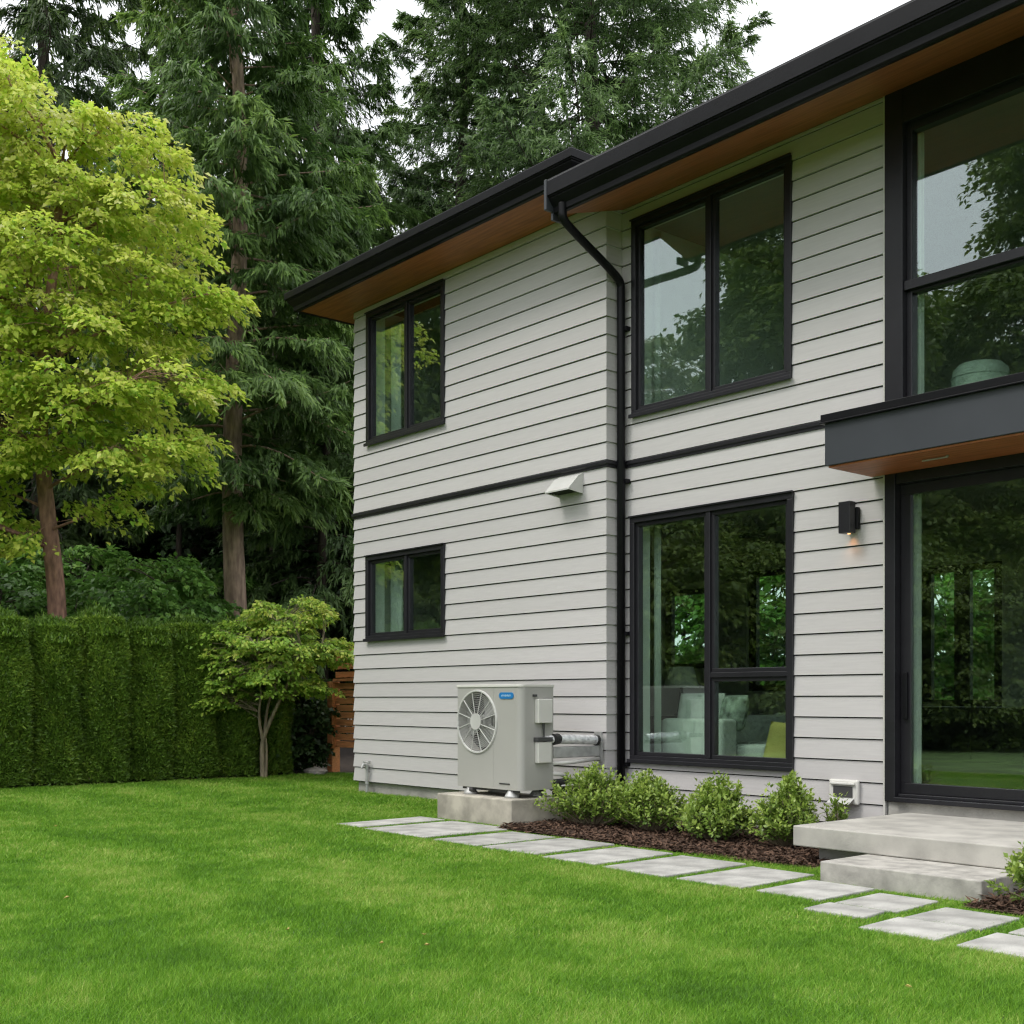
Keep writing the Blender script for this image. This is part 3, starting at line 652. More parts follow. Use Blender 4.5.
# refrigerant lines from the unit to the wall
ln = empty('refrigerant_lines', (-7.9, 7.45, 0), 0, 'silver foil wrapped refrigerant pipes running from heat pump into the siding', 'pipes')
mb = MB()
mb.tube([(0.05, -0.42, 0.735), (0.02, -0.30, 0.745), (0.02, 0.0, 0.735), (0.03, 0.22, 0.725), (0.03, 0.29, 0.715)], [0.035, 0.042, 0.045, 0.043, 0.034], 14); mb.build('insulated_pipe', 'foil', ln, smooth=True)
mb = MB(); mb.tube([(0.05, -0.32, 0.742), (0.03, -0.25, 0.746)], 0.05, 12); mb.build('pipe_collar', 'rubber', ln)
mb = MB(); mb.tube([(0.028, 0.215, 0.726), (0.03, 0.245, 0.722)], 0.049, 12); mb.build('pipe_collar', 'rubber', ln)
mb = MB(); mb.box(-0.02, 0.05, -0.31, 0.26, 0.575, 0.675); mb.build('line_cover', 'galv', ln, bevel=0.01)
mb = MB(); mb.tube([(0.03, -0.31, 0.53), (0.05, -0.1, 0.535), (0.045, 0.25, 0.555)], 0.018, 10); mb.tube([(0.03, -0.31, 0.44), (0.03, -0.2, 0.43), (0.03, -0.14, 0.40)], 0.02, 10); mb.build('copper_sleeve', 'pvc', ln, smooth=True)
mb = MB(); mb.box(-0.03, 0.065, 0.262, 0.276, 0.53, 0.80); mb.box(0.02, 0.05, 0.277, 0.297, 0.62, 0.64); mb.tube([(0.02, 0.27, 0.53), (0.012, 0.255, 0.42), (0.01, 0.25, 0.12)], 0.013, 8); mb.tube([(0.02, 0.24, 0.49), (0.02, 0.24, 0.44)], 0.022, 8); mb.build('wall_bracket', 'galv', ln)
mb = MB(); mb.tube(chaikin([(0.04, -0.3, 0.36), (0.05, -0.12, 0.37), (0.055, -0.02, 0.33), (0.05, -0.06, 0.27), (0.045, -0.22, 0.26), (0.04, -0.30, 0.27)], 2), 0.03, 10)
mb.tube(chaikin([(0.0, -0.3, 0.32), (0.0, -0.1, 0.31), (0.0, 0.1, 0.33), (-0.01, 0.28, 0.36)], 2), 0.035, 10); mb.build('hose', 'rubber', ln, smooth=True)
mb = MB(); mb.tube(chaikin([(0.07, -0.24, 0.33), (0.10, -0.13, 0.34), (0.10, -0.06, 0.31), (0.10, -0.10, 0.265), (0.085, -0.2, 0.265)], 2), 0.009, 8); mb.build('drain_tube', 'pvc', ln, smooth=True)

# ================================================================== PORCH, STEP, PAVERS, BED
px = empty('porch', (-3.6, 7.2, 0), 0, 'pale concrete porch slab outside the sliding glass door', 'porch')
mb = MB(); mb.box(-4.87 + 3.6, -1.9 + 3.6, 6.57 - 7.2, 7.955 - 7.2, 0.128, 0.262); mb.build('slab', 'concrete', px, bevel=0.008)
mb = MB(); mb.box(-4.77 + 3.6, -2.05 + 3.6, 6.72 - 7.2, 7.95 - 7.2, -0.05, 0.127); mb.build('base', 'foundation', px)
mb = MB(); mb.box(-0.52, 0.51, -0.25, 0.37, -0.05, 0.1255)
tag(mb.build('step', 'concrete_step', origin=None, bevel=0.008), 'low rough concrete step in front of the porch slab', 'step').location = (-3.79, 6.33, 0)
ST = [(-8.98, -8.62, 5.60, 6.52, 'thin stone paver at the far end of the path, beside the lawn'), (-8.50, -7.66, 5.57, 6.52, 'wide stone paver in front of the heat pump plinth'),
      (-7.51, -6.98, 5.56, 6.38, 'stone paver just right of the plinth front corner'), (-6.88, -6.32, 5.54, 6.37, 'stone paver in front of the leftmost round shrub'),
      (-6.20, -5.69, 5.51, 6.32, 'stone paver in front of the second round shrub'), (-5.57, -5.02, 5.46, 6.27, 'stone paver in front of the third round shrub'),
      (-4.92, -4.43, 5.47, 6.22, 'stone paver at the left corner of the porch slab'), (-4.31, -3.88, 5.45, 6.02, 'short stone paver touching the left end of the concrete step'),
      (-3.78, -3.42, 5.45, 5.92, 'small stone paver against the middle of the concrete step'), (-3.79, -3.43, 5.18, 5.435, 'narrow stone paver between lawn and small paver at the step'),
      (-3.31, -2.91, 5.36, 5.79, 'broad stone paver near the right end of the step'), (-3.30, -2.91, 4.96, 5.348, 'broad stone paver on the lawn side near the right end of the step'),
      (-2.79, -2.40, 4.92, 5.31, 'stone paver nearest the camera at the right picture edge'), (-2.79, -2.36, 5.38, 5.82, 'mostly cropped stone paver at the right edge below the round shrub')]
rs = random.Random(2)
for (a, b, c, d, lab) in ST:
    cx, cy_ = (a + b) / 2, (c + d) / 2; j = lambda: rs.uniform(-0.012, 0.012)
    mb = MB(); t = rs.random(); sk = 0.012
    q = [(a - cx + j() + sk, c - cy_ + j()), (b - cx + j() + sk, c - cy_ + j()), (b - cx + j() - sk, d - cy_ + j()), (a - cx + j() - sk, d - cy_ + j())]
    mb.add([(x, y, -0.03) for x, y in q] + [(x, y, 0.024) for x, y in q], [(0, 3, 2, 1), (4, 5, 6, 7), (0, 1, 5, 4), (1, 2, 6, 5), (2, 3, 7, 6), (3, 0, 4, 7)], 0, t)
    o = mb.build('paving_stone', 'paver', bevel=0.006); o.location = (cx, cy_, rs.uniform(-0.011, -0.005))
    tag(o, lab, 'paver', 'stone pavers of the garden path')
# mulch beds: a bumpy sheet with loose bark chips, one object
r = np.random.default_rng(11)
BEDS = [(-7.81, -4.62, 6.44, 7.97), (-3.27, -0.9, 5.86, 6.56)]
V = []; T = []
def chips(n, x0, x1, y0, y1):
    P = np.stack([r.uniform(x0, x1, n), r.uniform(y0, y1, n), r.uniform(0.012, 0.045, n)], 1)
    a = r.uniform(0, 2 * np.pi, n); D = np.stack([np.cos(a), np.sin(a), r.normal(0, 0.35, n)], 1)
    N = nrm(np.stack([r.normal(0, .5, n), r.normal(0, .5, n), np.ones(n)], 1))
    V.append(leaves(P, D, N, r.uniform(0.02, 0.07, n), r.uniform(0.008, 0.02, n), 0.1)); T.append(r.random(n))
for bd_ in BEDS: chips(int(9000 * (bd_[1] - bd_[0]) * (bd_[3] - bd_[2]) / 1.5), bd_[0] + 0.02, bd_[1] - 0.02, bd_[2], bd_[3])
mulch = fast_mesh('bark_mulch', np.concatenate(V), 4, np.concatenate(T), 'mulch'); tag(mulch, 'reddish brown bark mulch spread in the shrub beds along the house', 'mulch', kind='stuff')
mb = MB()
for bd_ in BEDS: mb.quad((bd_[0], bd_[2], 0.016), (bd_[1], bd_[2], 0.016), (bd_[1], bd_[3], 0.016), (bd_[0], bd_[3], 0.016))
tag(mb.build('soil_bed', 'mulch'), kind='structure')

# ================================================================== GRASS
r = np.random.default_rng(3)
cd = np.array([-math.sin(YAW), math.cos(YAW)]); cr = np.array([math.cos(YAW), math.sin(YAW)])
def vnoise(x, y, sc, seed):
    g = np.random.default_rng(seed).random((64, 64)); x = x * sc + 200; y = y * sc + 200
    i = np.floor(x).astype(int); j = np.floor(y).astype(int); u = x - i; v = y - j; u = u * u * (3 - 2 * u); v = v * v * (3 - 2 * v)
    G = lambda a, b: g[a % 64, b % 64]
    return G(i, j) * (1 - u) * (1 - v) + G(i + 1, j) * u * (1 - v) + G(i, j + 1) * (1 - u) * v + G(i + 1, j + 1) * u * v
V = []; T = []
for (d0, d1, dens, hh, ww, la, lb) in tuple((*q, -0.49, 0.49) for q in ((3.4, 5.5, 30000, 0.027, 0.0034), (5.5, 8, 18000, 0.028, 0.005), (8, 12, 8500, 0.030, 0.0078), (12, 18.5, 4200, 0.033, 0.0115))) + ((2.6, 8, 7000, 0.028, 0.007, 0.49, 0.95), (8, 16, 3200, 0.031, 0.0115, 0.49, 0.8), (2.6, 8, 7000, 0.028, 0.007, -0.95, -0.49), (8, 18.5, 3200, 0.031, 0.0115, -0.85, -0.49), (2.0, 3.4, 12000, 0.027, 0.0045, -0.49, 0.49)):
    area = (lb - la) * (d1 ** 2 - d0 ** 2) / 2; n = int(area * dens)
    dep = np.sqrt(r.uniform(d0 ** 2, d1 ** 2, n)); lat = dep * r.uniform(la, lb, n)
    x = dep * cd[0] + lat * cr[0]; y = dep * cd[1] + lat * cr[1]
    ok = x > -15.15
    ok &= ~((y > YL - 0.01) & (x > XL)) & ~((y > 9.55) & (x > -15.8))
    ok &= ~((x > -8.89) & (x < -7.81) & (y > 6.61) & (y < 7.23))
    for b_ in BEDS: ok &= ~((x > b_[0]) & (x < b_[1]) & (y > b_[2] + 0.06 * (vnoise(x, y, 4, 9) - 0.5)))
    ok &= ~((x > -4.34) & (x < -0.9) & (y > 6.05)) & ~((y > YR - 0.01) & (x < XE + 0.02) & (x > XC))
    inst = np.zeros(n, bool)
    mg = 0.055 * r.random(n) ** 1.6
    for s_ in ST: inst |= (x > s_[0] + mg) & (x < s_[1] - mg) & (y > s_[2] + mg) & (y < s_[3] - mg)
    ok &= ~inst
    x, y = x[ok], y[ok]; n = len(x)
    near = np.zeros(n, bool)
    for s_ in ST: near |= (x > s_[0] - 0.10) & (x < s_[1] + 0.10) & (y > s_[2] - 0.02) & (y < s_[3] + 0.12)
    a = r.uniform(0, 2 * np.pi, n); lean = np.abs(r.normal(0.7, 0.5, n))
    h = hh * r.uniform(0.55, 1.25, n) * (0.75 + 0.5 * vnoise(x, y, 2.2, 5)); h = np.where(near, h * 0.6, h)
    w = ww * r.uniform(0.7, 1.3, n)
    wd = np.stack([np.cos(a), np.sin(a), np.zeros(n)], 1) * w[:, None] / 2
    b = r.uniform(0, 2 * np.pi, n); ld = np.stack([np.cos(b), np.sin(b), np.zeros(n)], 1) * (h * lean)[:, None]
    ld += np.array([0.5, 0.3, 0]) * (h * 0.35)[:, None]
    P = np.stack([x, y, np.zeros(n)], 1); tip = P + ld; tip[:, 2] = h
    V.append(np.stack([P - wd, P + wd, tip], 1))
    # mowing bands and patches of paler growth
    stripe = 0.5 + 0.5 * np.sin((y + 0.06 * x) * 5.6 + 2.6 * (vnoise(x, y, 0.6, 8) - 0.5))
    t = 0.23 + 0.20 * (vnoise(x, y, 0.75, 1) - 0.5) + 0.24 * (vnoise(x, y, 2.3, 2) - 0.5) + 0.30 * (vnoise(x, y, 7, 3) - 0.5) + 0.24 * (vnoise(x, y, 16, 4) - 0.5) + 0.22 * stripe - 0.035 + 0.75 * r.random(n) ** 1.3 - 0.12
    dry = vnoise(x, y, 1.6, 21) ** 6 + 1.3 * vnoise(x, y, 4.5, 33) ** 9
    T.append(t + 0.35 * dry * r.random(n))
gr = fast_mesh('lawn_grass', np.concatenate(V), 3, np.concatenate(T), 'grass')
tag(gr, 'short mown bright green grass covering the garden', 'grass', kind='stuff')

rf = np.random.default_rng(77)
for i, (px_, py_) in enumerate(((430, 944), (424, 934), (70, 896), (286, 929), (55, 826), (384, 942), (905, 985))):
    a_ = (px_ - 512) / 1200; dd_ = 1.07 * 1200 / (py_ - 699); v_ = (cd + a_ * cr) * dd_
    rot = rf.uniform(0, 6.28); Ls = rf.uniform(0.025, 0.05); mb = MB()
    mb.add([(0, 0, 0), (Ls * .3, -Ls * .3, .006), (Ls, 0, .002), (Ls * .35, Ls * .32, .008), (Ls * .5, 0, -.004)], [(0, 1, 4), (1, 2, 4), (2, 3, 4), (3, 0, 4)], 0, float(rf.random()))
    o = mb.build('fallen_leaf', 'dead_leaf'); o.location = (float(v_[0]), float(v_[1]), 0.028); o.rotation_euler = (rf.uniform(-.3, .3), rf.uniform(-.3, .3), rot)
    tag(o, 'small dry yellow leaf fallen on the lawn', 'leaf', 'dry leaves fallen on the lawn')

# ================================================================== TREES: generators
UP = np.array([0, 0, 1.0])
def conifer(name, seed, H, cb, R, nb, needle, bark, droop=0.5, tr=0.2, spray=(0.14, 0.034), dens=1.0, power=0.75, tilt=0.15, hang=0.7, lean=(0, 0), thin=0.0, loc=(0, 0, 0), label='', cat='tree', group=None, tint_b=0.0):
    r = np.random.default_rng(seed); root = empty(name, loc, 0, label, cat, group)
    tb = MB(); zs = np.linspace(-0.1, H, 26)
    wob = lambda z: (lean[0] * z + 0.06 * math.sin(z * 0.7 + seed), lean[1] * z + 0.06 * math.cos(z * 0.55 + seed))
    tb.tube([(*wob(z), z) for z in zs], [tr * (1.25 if z < 0.1 else 1) * max(0.04, (1 - z / H)) ** 0.8 for z in zs], 12)
    V = []; T = []
    z = cb; az = r.uniform(0, 6.28); i = 0
    zb = cb + (H - cb) * (np.arange(nb) + r.uniform(-0.4, 0.4, nb)) / nb
    for z in zb:
        f = np.clip((z - cb) / (H - cb), 0, 1)
        prof = (1 - f) ** power * min(1.0, 0.45 + f * 5)
        Lb = R * prof * r.uniform(0.62, 1.12) + 0.15
        if thin and r.random() < thin * (1 - f): continue
        az += 2.4 + r.normal(0, 0.35)
        dr = np.array([math.cos(az), math.sin(az), 0]); sd = np.array([-dr[1], dr[0], 0])
        up0 = tilt + 0.45 * f + r.normal(0, 0.08); dp = droop * r.uniform(0.7, 1.25) * (1 - 0.65 * f)
        m = max(7, int(9 * Lb ** 0.6)); t = np.linspace(0, 1, m)
        base = np.array([*wob(z), z])
        curve = base + np.outer(t * Lb, dr) + np.outer(Lb * (up0 * t - dp * t ** 1.7 + 0.14 * t ** 5), UP) + np.outer(Lb * 0.08 * np.sin(3 * t + az), sd)
        tb.tube(curve[::2] if m > 8 else curve, [max(0.005, tr * 0.12 * prof * (1 - q) + 0.005) for q in (t[::2] if m > 8 else t)], 4, cap=False)
        # twigs left and right of the bough
        nt_ = int((8 + 15 * Lb / 2.5) * dens)
        tt = r.uniform(0.12, 1.0, nt_) ** 0.85; side = r.choice([-1, 1], nt_)
        p0 = np.stack([np.interp(tt, t, curve[:, k]) for k in range(3)], 1)
        tl = (0.20 + 0.42 * Lb * (1 - tt) ** 0.65 * np.minimum(1, tt * 3)) * r.uniform(0.6, 1.2, nt_)
        fw = r.uniform(0.45, 0.95, nt_)
        td = nrm(dr * fw[:, None] + sd * side[:, None] * r.uniform(0.5, 1.0, nt_)[:, None] + UP * r.normal(0.0, 0.16, nt_)[:, None])
        td[tt > 0.93] = nrm(dr + UP * (up0 - 1.2 * dp))
        ns = int(10 * dens + 8)
        u = r.uniform(0.05, 1, (nt_, ns))
        sag = hang * 0.55
        pp = p0[:, None, :] + td[:, None, :] * (tl[:, None] * u)[:, :, None] - UP * (tl[:, None] * sag * u ** 2)[:, :, None]
        pp = pp + r.normal(0, 0.022, pp.shape)
        dd = td[:, None, :] * r.uniform(0.3, 1.0, (nt_, ns))[:, :, None] + r.normal(0, 0.27, pp.shape) - UP * (hang * r.uniform(0.3, 1.3, (nt_, ns)))[:, :, None]
        nn = UP + r.normal(0, 0.45, pp.shape) + dr * 0.6
        k = nt_ * ns
        V.append(leaves(pp.reshape(-1, 3), dd.reshape(-1, 3), nn.reshape(-1, 3), spray[0] * r.uniform(0.55, 1.35, k), spray[1] * r.uniform(0.7, 1.4, k), 0.05, 0.4))
        tip = (u * 0.5 + 0.5 * tt[:, None]) ** 1.5  # needle colour darkens toward the trunk, painting in the shade inside the crown
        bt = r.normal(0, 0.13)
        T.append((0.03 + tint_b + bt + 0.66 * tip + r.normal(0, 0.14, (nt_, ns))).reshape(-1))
    tb.build('trunk', bark, root, smooth=True)
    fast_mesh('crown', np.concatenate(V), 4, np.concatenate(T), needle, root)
    return root

def broadleaf(name, seed, trunk, tr0, lobes, nspray, nleaf, leafL, sprayL, leaf_m, bark, limbs=10, droop=0.25, up=0.8, loc=(0, 0, 0), label='', cat='tree', group=None, flat=0.10, shell=0.2, wr=0.62, extra=None, trunks=None, tint_b=0.0, twig_r=0.006):
    r = np.random.default_rng(seed); root = empty(name, loc, 0, label, cat, group)
    tb = MB(); tk = np.array(trunk, float); kk = len(tk)
    rad = [tr0 * (1 - 0.75 * i / (kk - 1)) for i in range(kk)]
    tp = [tk] + ([np.array(q, float) for q in trunks] if trunks else [])
    for q in tp:
        c = chaikin(q, 2); tb.tube(c, [tr0 * (1 if q is tk else 0.62) * (1 - 0.72 * i / (len(c) - 1)) for i in range(len(c))], 10)
    allp = np.concatenate([np.array(chaikin(q, 2)) for q in tp])
    # spray centres near the shell of the lobes
    C = []; O = []
    wts = np.array([l[1][0] * l[1][1] + l[1][0] * l[1][2] for l in lobes], float); wts /= wts.sum()
    for li in r.choice(len(lobes), nspray, p=wts):
        c, R_ = np.array(lobes[li][0], float), np.array(lobes[li][1], float)
        v = r.normal(0, 1, 3); v[2] = v[2] * 0.9 + 0.15; v /= np.linalg.norm(v)
        q = 1 - abs(r.normal(0, shell)); q = max(0.15, q)
        C.append(c + v * R_ * q); O.append(v)
    if extra:
        for p, v in extra: C.append(np.array(p, float)); O.append(np.array(v, float))
    C = np.array(C); O = np.array(O); n = len(C)
    ctr = np.mean(np.array([l[0] for l in lobes], float), axis=0)
    out_ = C - np.array([ctr[0], ctr[1], 0]); out_[:, 2] = 0
    U = nrm(nrm(out_) + 0.5 * O * np.array([1, 1, 0.2]) + r.normal(0, 0.35, (n, 3)) * np.array([1, 1, 0.25]) + UP * r.normal(0.05, 0.12, n)[:, None])
    Sv = nrm(np.cross(U, UP)); Nv = np.cross(Sv, U)
    # skeleton
    top = allp[allp[:, 2] > tk[0][2] + 0.30 * (tk[-1][2] - tk[0][2])]
    lt = C[r.choice(n, min(limbs, n), replace=False)]; pool = [top]
    for p in lt:
        b0 = top[np.argmin(np.linalg.norm((top - p) * np.array([1, 1, 1.6]) + np.array([0, 0, 0.5 * np.linalg.norm(p[:2] - ctr[:2])]), axis=1))]
        t = np.linspace(0, 1, 9)[:, None]; mid = (b0 + p) / 2 + UP * 0.10 * np.linalg.norm(p - b0) + r.normal(0, 0.06, 3)
        cv = (1 - t) ** 2 * b0 + 2 * t * (1 - t) * mid + t ** 2 * p
        tb.tube(cv, [(tr0 * 0.36 if limbs < 30 else tr0 * 0.15) * (1 - 0.8 * q[0]) + twig_r for q in t], 6, cap=False); pool.append(cv)
    pool = np.concatenate(pool)
    for i in range(n):
        d = np.linalg.norm(pool - C[i], axis=1); b0 = pool[np.argmin(d + 0.3 * np.maximum(0, pool[:, 2] - C[i][2] + 0.2))]
        mid = (b0 + C[i]) / 2 + UP * 0.06 + r.normal(0, 0.04, 3); e_ = C[i] + U[i] * sprayL * 0.6
        tb.tube([b0, mid, C[i], e_], [twig_r * 1.6, twig_r * 1.2, twig_r * 0.8, twig_r * 0.35], 4, cap=False)
    # leaves: a flat drooping fan per spray
    a = r.uniform(-0.35, 1.0, (n, nleaf)); s = r.normal(0, 0.42, (n, nleaf)); sl = sprayL * r.uniform(0.6, 1.25, (n, 1))
    P = C[:, None, :] + U[:, None, :] * (a * sl)[:, :, None] + Sv[:, None, :] * (s * sl * (1.05 - 0.6 * np.clip(a, 0, 1)))[:, :, None] + Nv[:, None, :] * r.normal(0, flat, (n, nleaf))[:, :, None] * sl[:, :, None]
    P = P - UP * (droop * sl * (np.clip(a, 0, 1) ** 2 + 0.8 * s ** 2))[:, :, None]
    D = U[:, None, :] * r.uniform(0.2, 1, (n, nleaf))[:, :, None] + Sv[:, None, :] * (np.sign(s) * r.uniform(0.1, 0.9, (n, nleaf)))[:, :, None] - UP * r.uniform(0.1, 1.0, (n, nleaf))[:, :, None] * (0.35 + droop) + r.normal(0, 0.25, P.shape)
    N = UP * up + r.normal(0, 0.38, P.shape) + 0.25 * O[:, None, :]
    k = n * nleaf; Lf = leafL * r.uniform(0.6, 1.25, k)
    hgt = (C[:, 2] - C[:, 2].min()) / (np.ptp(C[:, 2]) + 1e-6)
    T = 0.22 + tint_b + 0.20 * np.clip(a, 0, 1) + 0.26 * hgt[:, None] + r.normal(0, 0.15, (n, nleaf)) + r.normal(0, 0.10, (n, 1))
    tb.build('trunk', bark, root, smooth=True)
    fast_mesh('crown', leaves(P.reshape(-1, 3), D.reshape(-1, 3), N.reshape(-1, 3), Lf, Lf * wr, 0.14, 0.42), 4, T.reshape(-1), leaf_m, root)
    return root

def at(px, depth):
    a = (px - 512) / 1200; v = (cd + a * cr) * depth
    return (float(v[0]), float(v[1]), 0.0)
def zat(y, depth): return 1.1 + (699 - y) / 1200 * depth

# ---- conifers
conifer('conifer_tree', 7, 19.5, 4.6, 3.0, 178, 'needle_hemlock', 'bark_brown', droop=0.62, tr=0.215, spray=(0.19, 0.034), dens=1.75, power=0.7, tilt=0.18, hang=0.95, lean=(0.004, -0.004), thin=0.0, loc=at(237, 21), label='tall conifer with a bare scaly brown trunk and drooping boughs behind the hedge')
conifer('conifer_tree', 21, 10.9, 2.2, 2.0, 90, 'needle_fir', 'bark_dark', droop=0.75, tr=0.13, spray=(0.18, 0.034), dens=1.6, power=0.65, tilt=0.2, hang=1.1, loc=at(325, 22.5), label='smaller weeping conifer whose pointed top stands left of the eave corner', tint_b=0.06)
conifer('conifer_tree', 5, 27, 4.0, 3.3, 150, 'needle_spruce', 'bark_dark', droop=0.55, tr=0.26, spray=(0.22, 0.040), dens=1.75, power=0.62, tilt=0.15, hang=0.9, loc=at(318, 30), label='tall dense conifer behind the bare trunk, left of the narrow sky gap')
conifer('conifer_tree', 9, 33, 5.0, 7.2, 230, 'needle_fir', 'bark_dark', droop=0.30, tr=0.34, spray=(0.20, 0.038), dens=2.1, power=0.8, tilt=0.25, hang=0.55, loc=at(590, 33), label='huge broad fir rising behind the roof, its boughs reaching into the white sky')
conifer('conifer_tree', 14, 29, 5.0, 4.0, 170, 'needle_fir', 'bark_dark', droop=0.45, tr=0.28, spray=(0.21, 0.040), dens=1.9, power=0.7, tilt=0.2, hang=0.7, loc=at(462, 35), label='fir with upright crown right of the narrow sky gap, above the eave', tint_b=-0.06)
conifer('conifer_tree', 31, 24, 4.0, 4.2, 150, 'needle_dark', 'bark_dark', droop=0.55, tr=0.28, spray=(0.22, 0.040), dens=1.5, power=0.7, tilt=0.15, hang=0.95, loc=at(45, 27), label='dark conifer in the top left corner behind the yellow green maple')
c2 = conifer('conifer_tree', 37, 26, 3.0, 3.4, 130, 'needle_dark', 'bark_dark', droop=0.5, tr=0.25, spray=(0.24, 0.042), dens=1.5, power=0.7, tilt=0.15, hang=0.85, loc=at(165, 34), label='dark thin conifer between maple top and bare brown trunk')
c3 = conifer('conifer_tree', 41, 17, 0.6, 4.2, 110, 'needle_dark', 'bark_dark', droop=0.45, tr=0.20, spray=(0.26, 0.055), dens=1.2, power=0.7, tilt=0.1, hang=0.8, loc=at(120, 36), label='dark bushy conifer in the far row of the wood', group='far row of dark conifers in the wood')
for px_, dp, sc, rz_ in ((10, 34, 0.95, 1.0), (215, 37, 1.0, 2.0), (290, 33, 0.9, 3.3), (365, 36, 1.0, 4.4), (-70, 32, 1.0, 5.0), (70, 44, 1.25, 0.4), (250, 46, 1.3, 1.4), (430, 44, 1.2, 2.9)):
    o = copy_tree(c3); o.location = at(px_, dp); o.rotation_euler = (0, 0, rz_); o.scale = (sc, sc, sc)
for px_, wd_, dp in ((197, 0.14, 27), (275, 0.09, 25), (180, 0.07, 26)):
    x_, y_, _ = at(px_, dp); tb = MB(); tb.tube([(0.04 * math.sin(z), 0.03 * math.cos(z), z) for z in np.linspace(-0.1, 12, 12)], [wd_ * (1.1 - 0.05 * i) for i in range(12)], 9)
    rt = empty('tree_trunk', (x_, y_, 0), 0, {197: 'thick dark bare trunk in shadow left of the brown conifer trunk', 275: 'slim dark bare trunk in shadow right of the brown conifer trunk', 180: 'thin dark trunk deepest in the wood beside the thick dark trunk'}[px_], 'tree')
    tb.build('trunk', 'bark_dark', rt, smooth=True)
    rr = np.random.default_rng(px_); k = 2500; zz = rr.uniform(6.5, 12.5, k); aa = rr.uniform(0, 6.28, k); R_ = rr.uniform(0, 1.5, k) ** 0.8 * (13 - zz) / 5
    fast_mesh('crown', leaves(np.stack([R_ * np.cos(aa), R_ * np.sin(aa), zz - 0.3 * R_], 1), np.stack([np.cos(aa), np.sin(aa), -0.6 + rr.normal(0, .3, k)], 1), UP + rr.normal(0, .4, (k, 3)), rr.uniform(0.12, 0.3, k), rr.uniform(0.04, 0.08, k)), 4, rr.random(k), 'needle_dark', rt)

# ---- the yellow-green maple (behind the hedge, leaning out over it)
ml = at(60, 17.5)
rgt = np.array([cr[0], cr[1], 0])   # to the right in the picture
fwd = np.array([-cd[0], -cd[1], 0])  # towards the camera
def mp(px_, y_, toward=0.0):         # a point of the maple relative to its base
    d_ = 17.5 - toward; x_, yy, _ = at(px_, d_)
    return (x_ - ml[0], yy - ml[1], zat(y_, d_))
lob = []
rl = random.Random(12)
for (a_, b_, w_) in ((0, 62, .5), (12, 88, .6), (55, 122, .6), (-10, 150, .8), (100, 140, .55), (150, 160, .5), (55, 195, .9), (125, 215, .75), (180, 210, .45), (10, 240, .9), (85, 262, .9), (150, 278, .7), (-15, 310, 1.0), (50, 325, .9), (120, 335, .8), (185, 312, .5),
                  (25, 385, .9), (95, 395, .9), (155, 388, .65), (195, 392, .4), (-20, 450, .9), (75, 440, .75), (125, 458, .6), (165, 452, .45), (-15, 520, .8), (105, 500, .45), (-70, 120, 1.2), (-90, 250, 1.3), (-80, 380, 1.3), (-60, 500, 1.0), (15, 470, .5)):
    for q in ((0.2, 1.3) if w_ > 0.55 else (0.7,)):
        lob.append((mp(a_ + rl.uniform(-8, 8), b_ + rl.uniform(-8, 8), q + rl.uniform(-.4, .4)), (w_, w_ * 1.1, 0.20 + 0.22 * w_)))
ext = []
for (a, b) in ((240, 292), (225, 298), (208, 305), (190, 312), (222, 375), (205, 382), (190, 240), (200, 215), (188, 185), (165, 140), (150, 118), (110, 112), (95, 108), (60, 112), (15, 60), (5, 95), (25, 80), (185, 335), (150, 480), (120, 500), (90, 505), (205, 430), (190, 445), (170, 150), (175, 270), (205, 250)):
    for k in range(2): ext.append((np.array(mp(a - 12 + (k - .5) * 10, b + 5 * k, .6 + .3 * k)), rgt * 0.9 + np.array([0, 0, 0.2])))
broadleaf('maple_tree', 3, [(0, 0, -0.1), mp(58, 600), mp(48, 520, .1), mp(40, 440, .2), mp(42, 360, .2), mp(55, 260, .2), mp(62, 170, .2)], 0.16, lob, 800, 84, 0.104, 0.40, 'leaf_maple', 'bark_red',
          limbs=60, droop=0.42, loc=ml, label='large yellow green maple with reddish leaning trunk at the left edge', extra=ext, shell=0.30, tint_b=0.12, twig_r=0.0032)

# ---- understory behind the hedge
us = broadleaf('understory_tree', 8, [(0, 0, -0.1), (0.05, 0, 1.0), (0, 0.05, 2.2)], 0.06, [((0, 0, 2.5), (1.5, 1.5, 0.9)), ((0.6, -0.5, 1.9), (1.2, 1.2, 0.6)), ((-0.7, 0.5, 2.0), (1.2, 1.2, .7))], 170, 80, 0.13, 0.45, 'leaf_understory', 'bark_dark', droop=0.3, loc=at(140, 19.5), label='mid green understory tree just above the hedge between the two trunks', group='understory trees behind the hedge')
for px_, dp, sc, rz_, lab in ((0, 20, 1.0, 2.1, 'mid green understory tree at the left picture edge above the hedge'), (205, 22.5, 1.05, 4.0, 'green understory tree behind the foot of the brown conifer trunk'), (70, 23, 1.2, 1.2, 'understory tree in shade behind the maple trunk')):
    o = copy_tree(us); o.location = at(px_, dp); o.rotation_euler = (0, 0, rz_); o.scale = (sc, sc, sc); o['label'] = lab
dk = broadleaf('understory_tree', 18, [(0, 0, -0.1), (0.05, 0, 1.5), (0, 0.05, 3.4)], 0.07, [((0, 0, 3.6), (2.0, 2.0, 1.5)), ((0.6, -0.5, 2.2), (1.8, 1.8, 1.1)), ((-0.7, 0.5, 2.6), (1.7, 1.7, 1.2))], 260, 70, 0.16, 0.5, 'leaf_dark', 'bark_dark', droop=0.3, loc=at(310, 24.5), label='dark leafy understory tree beside the house corner', group='understory trees behind the hedge')
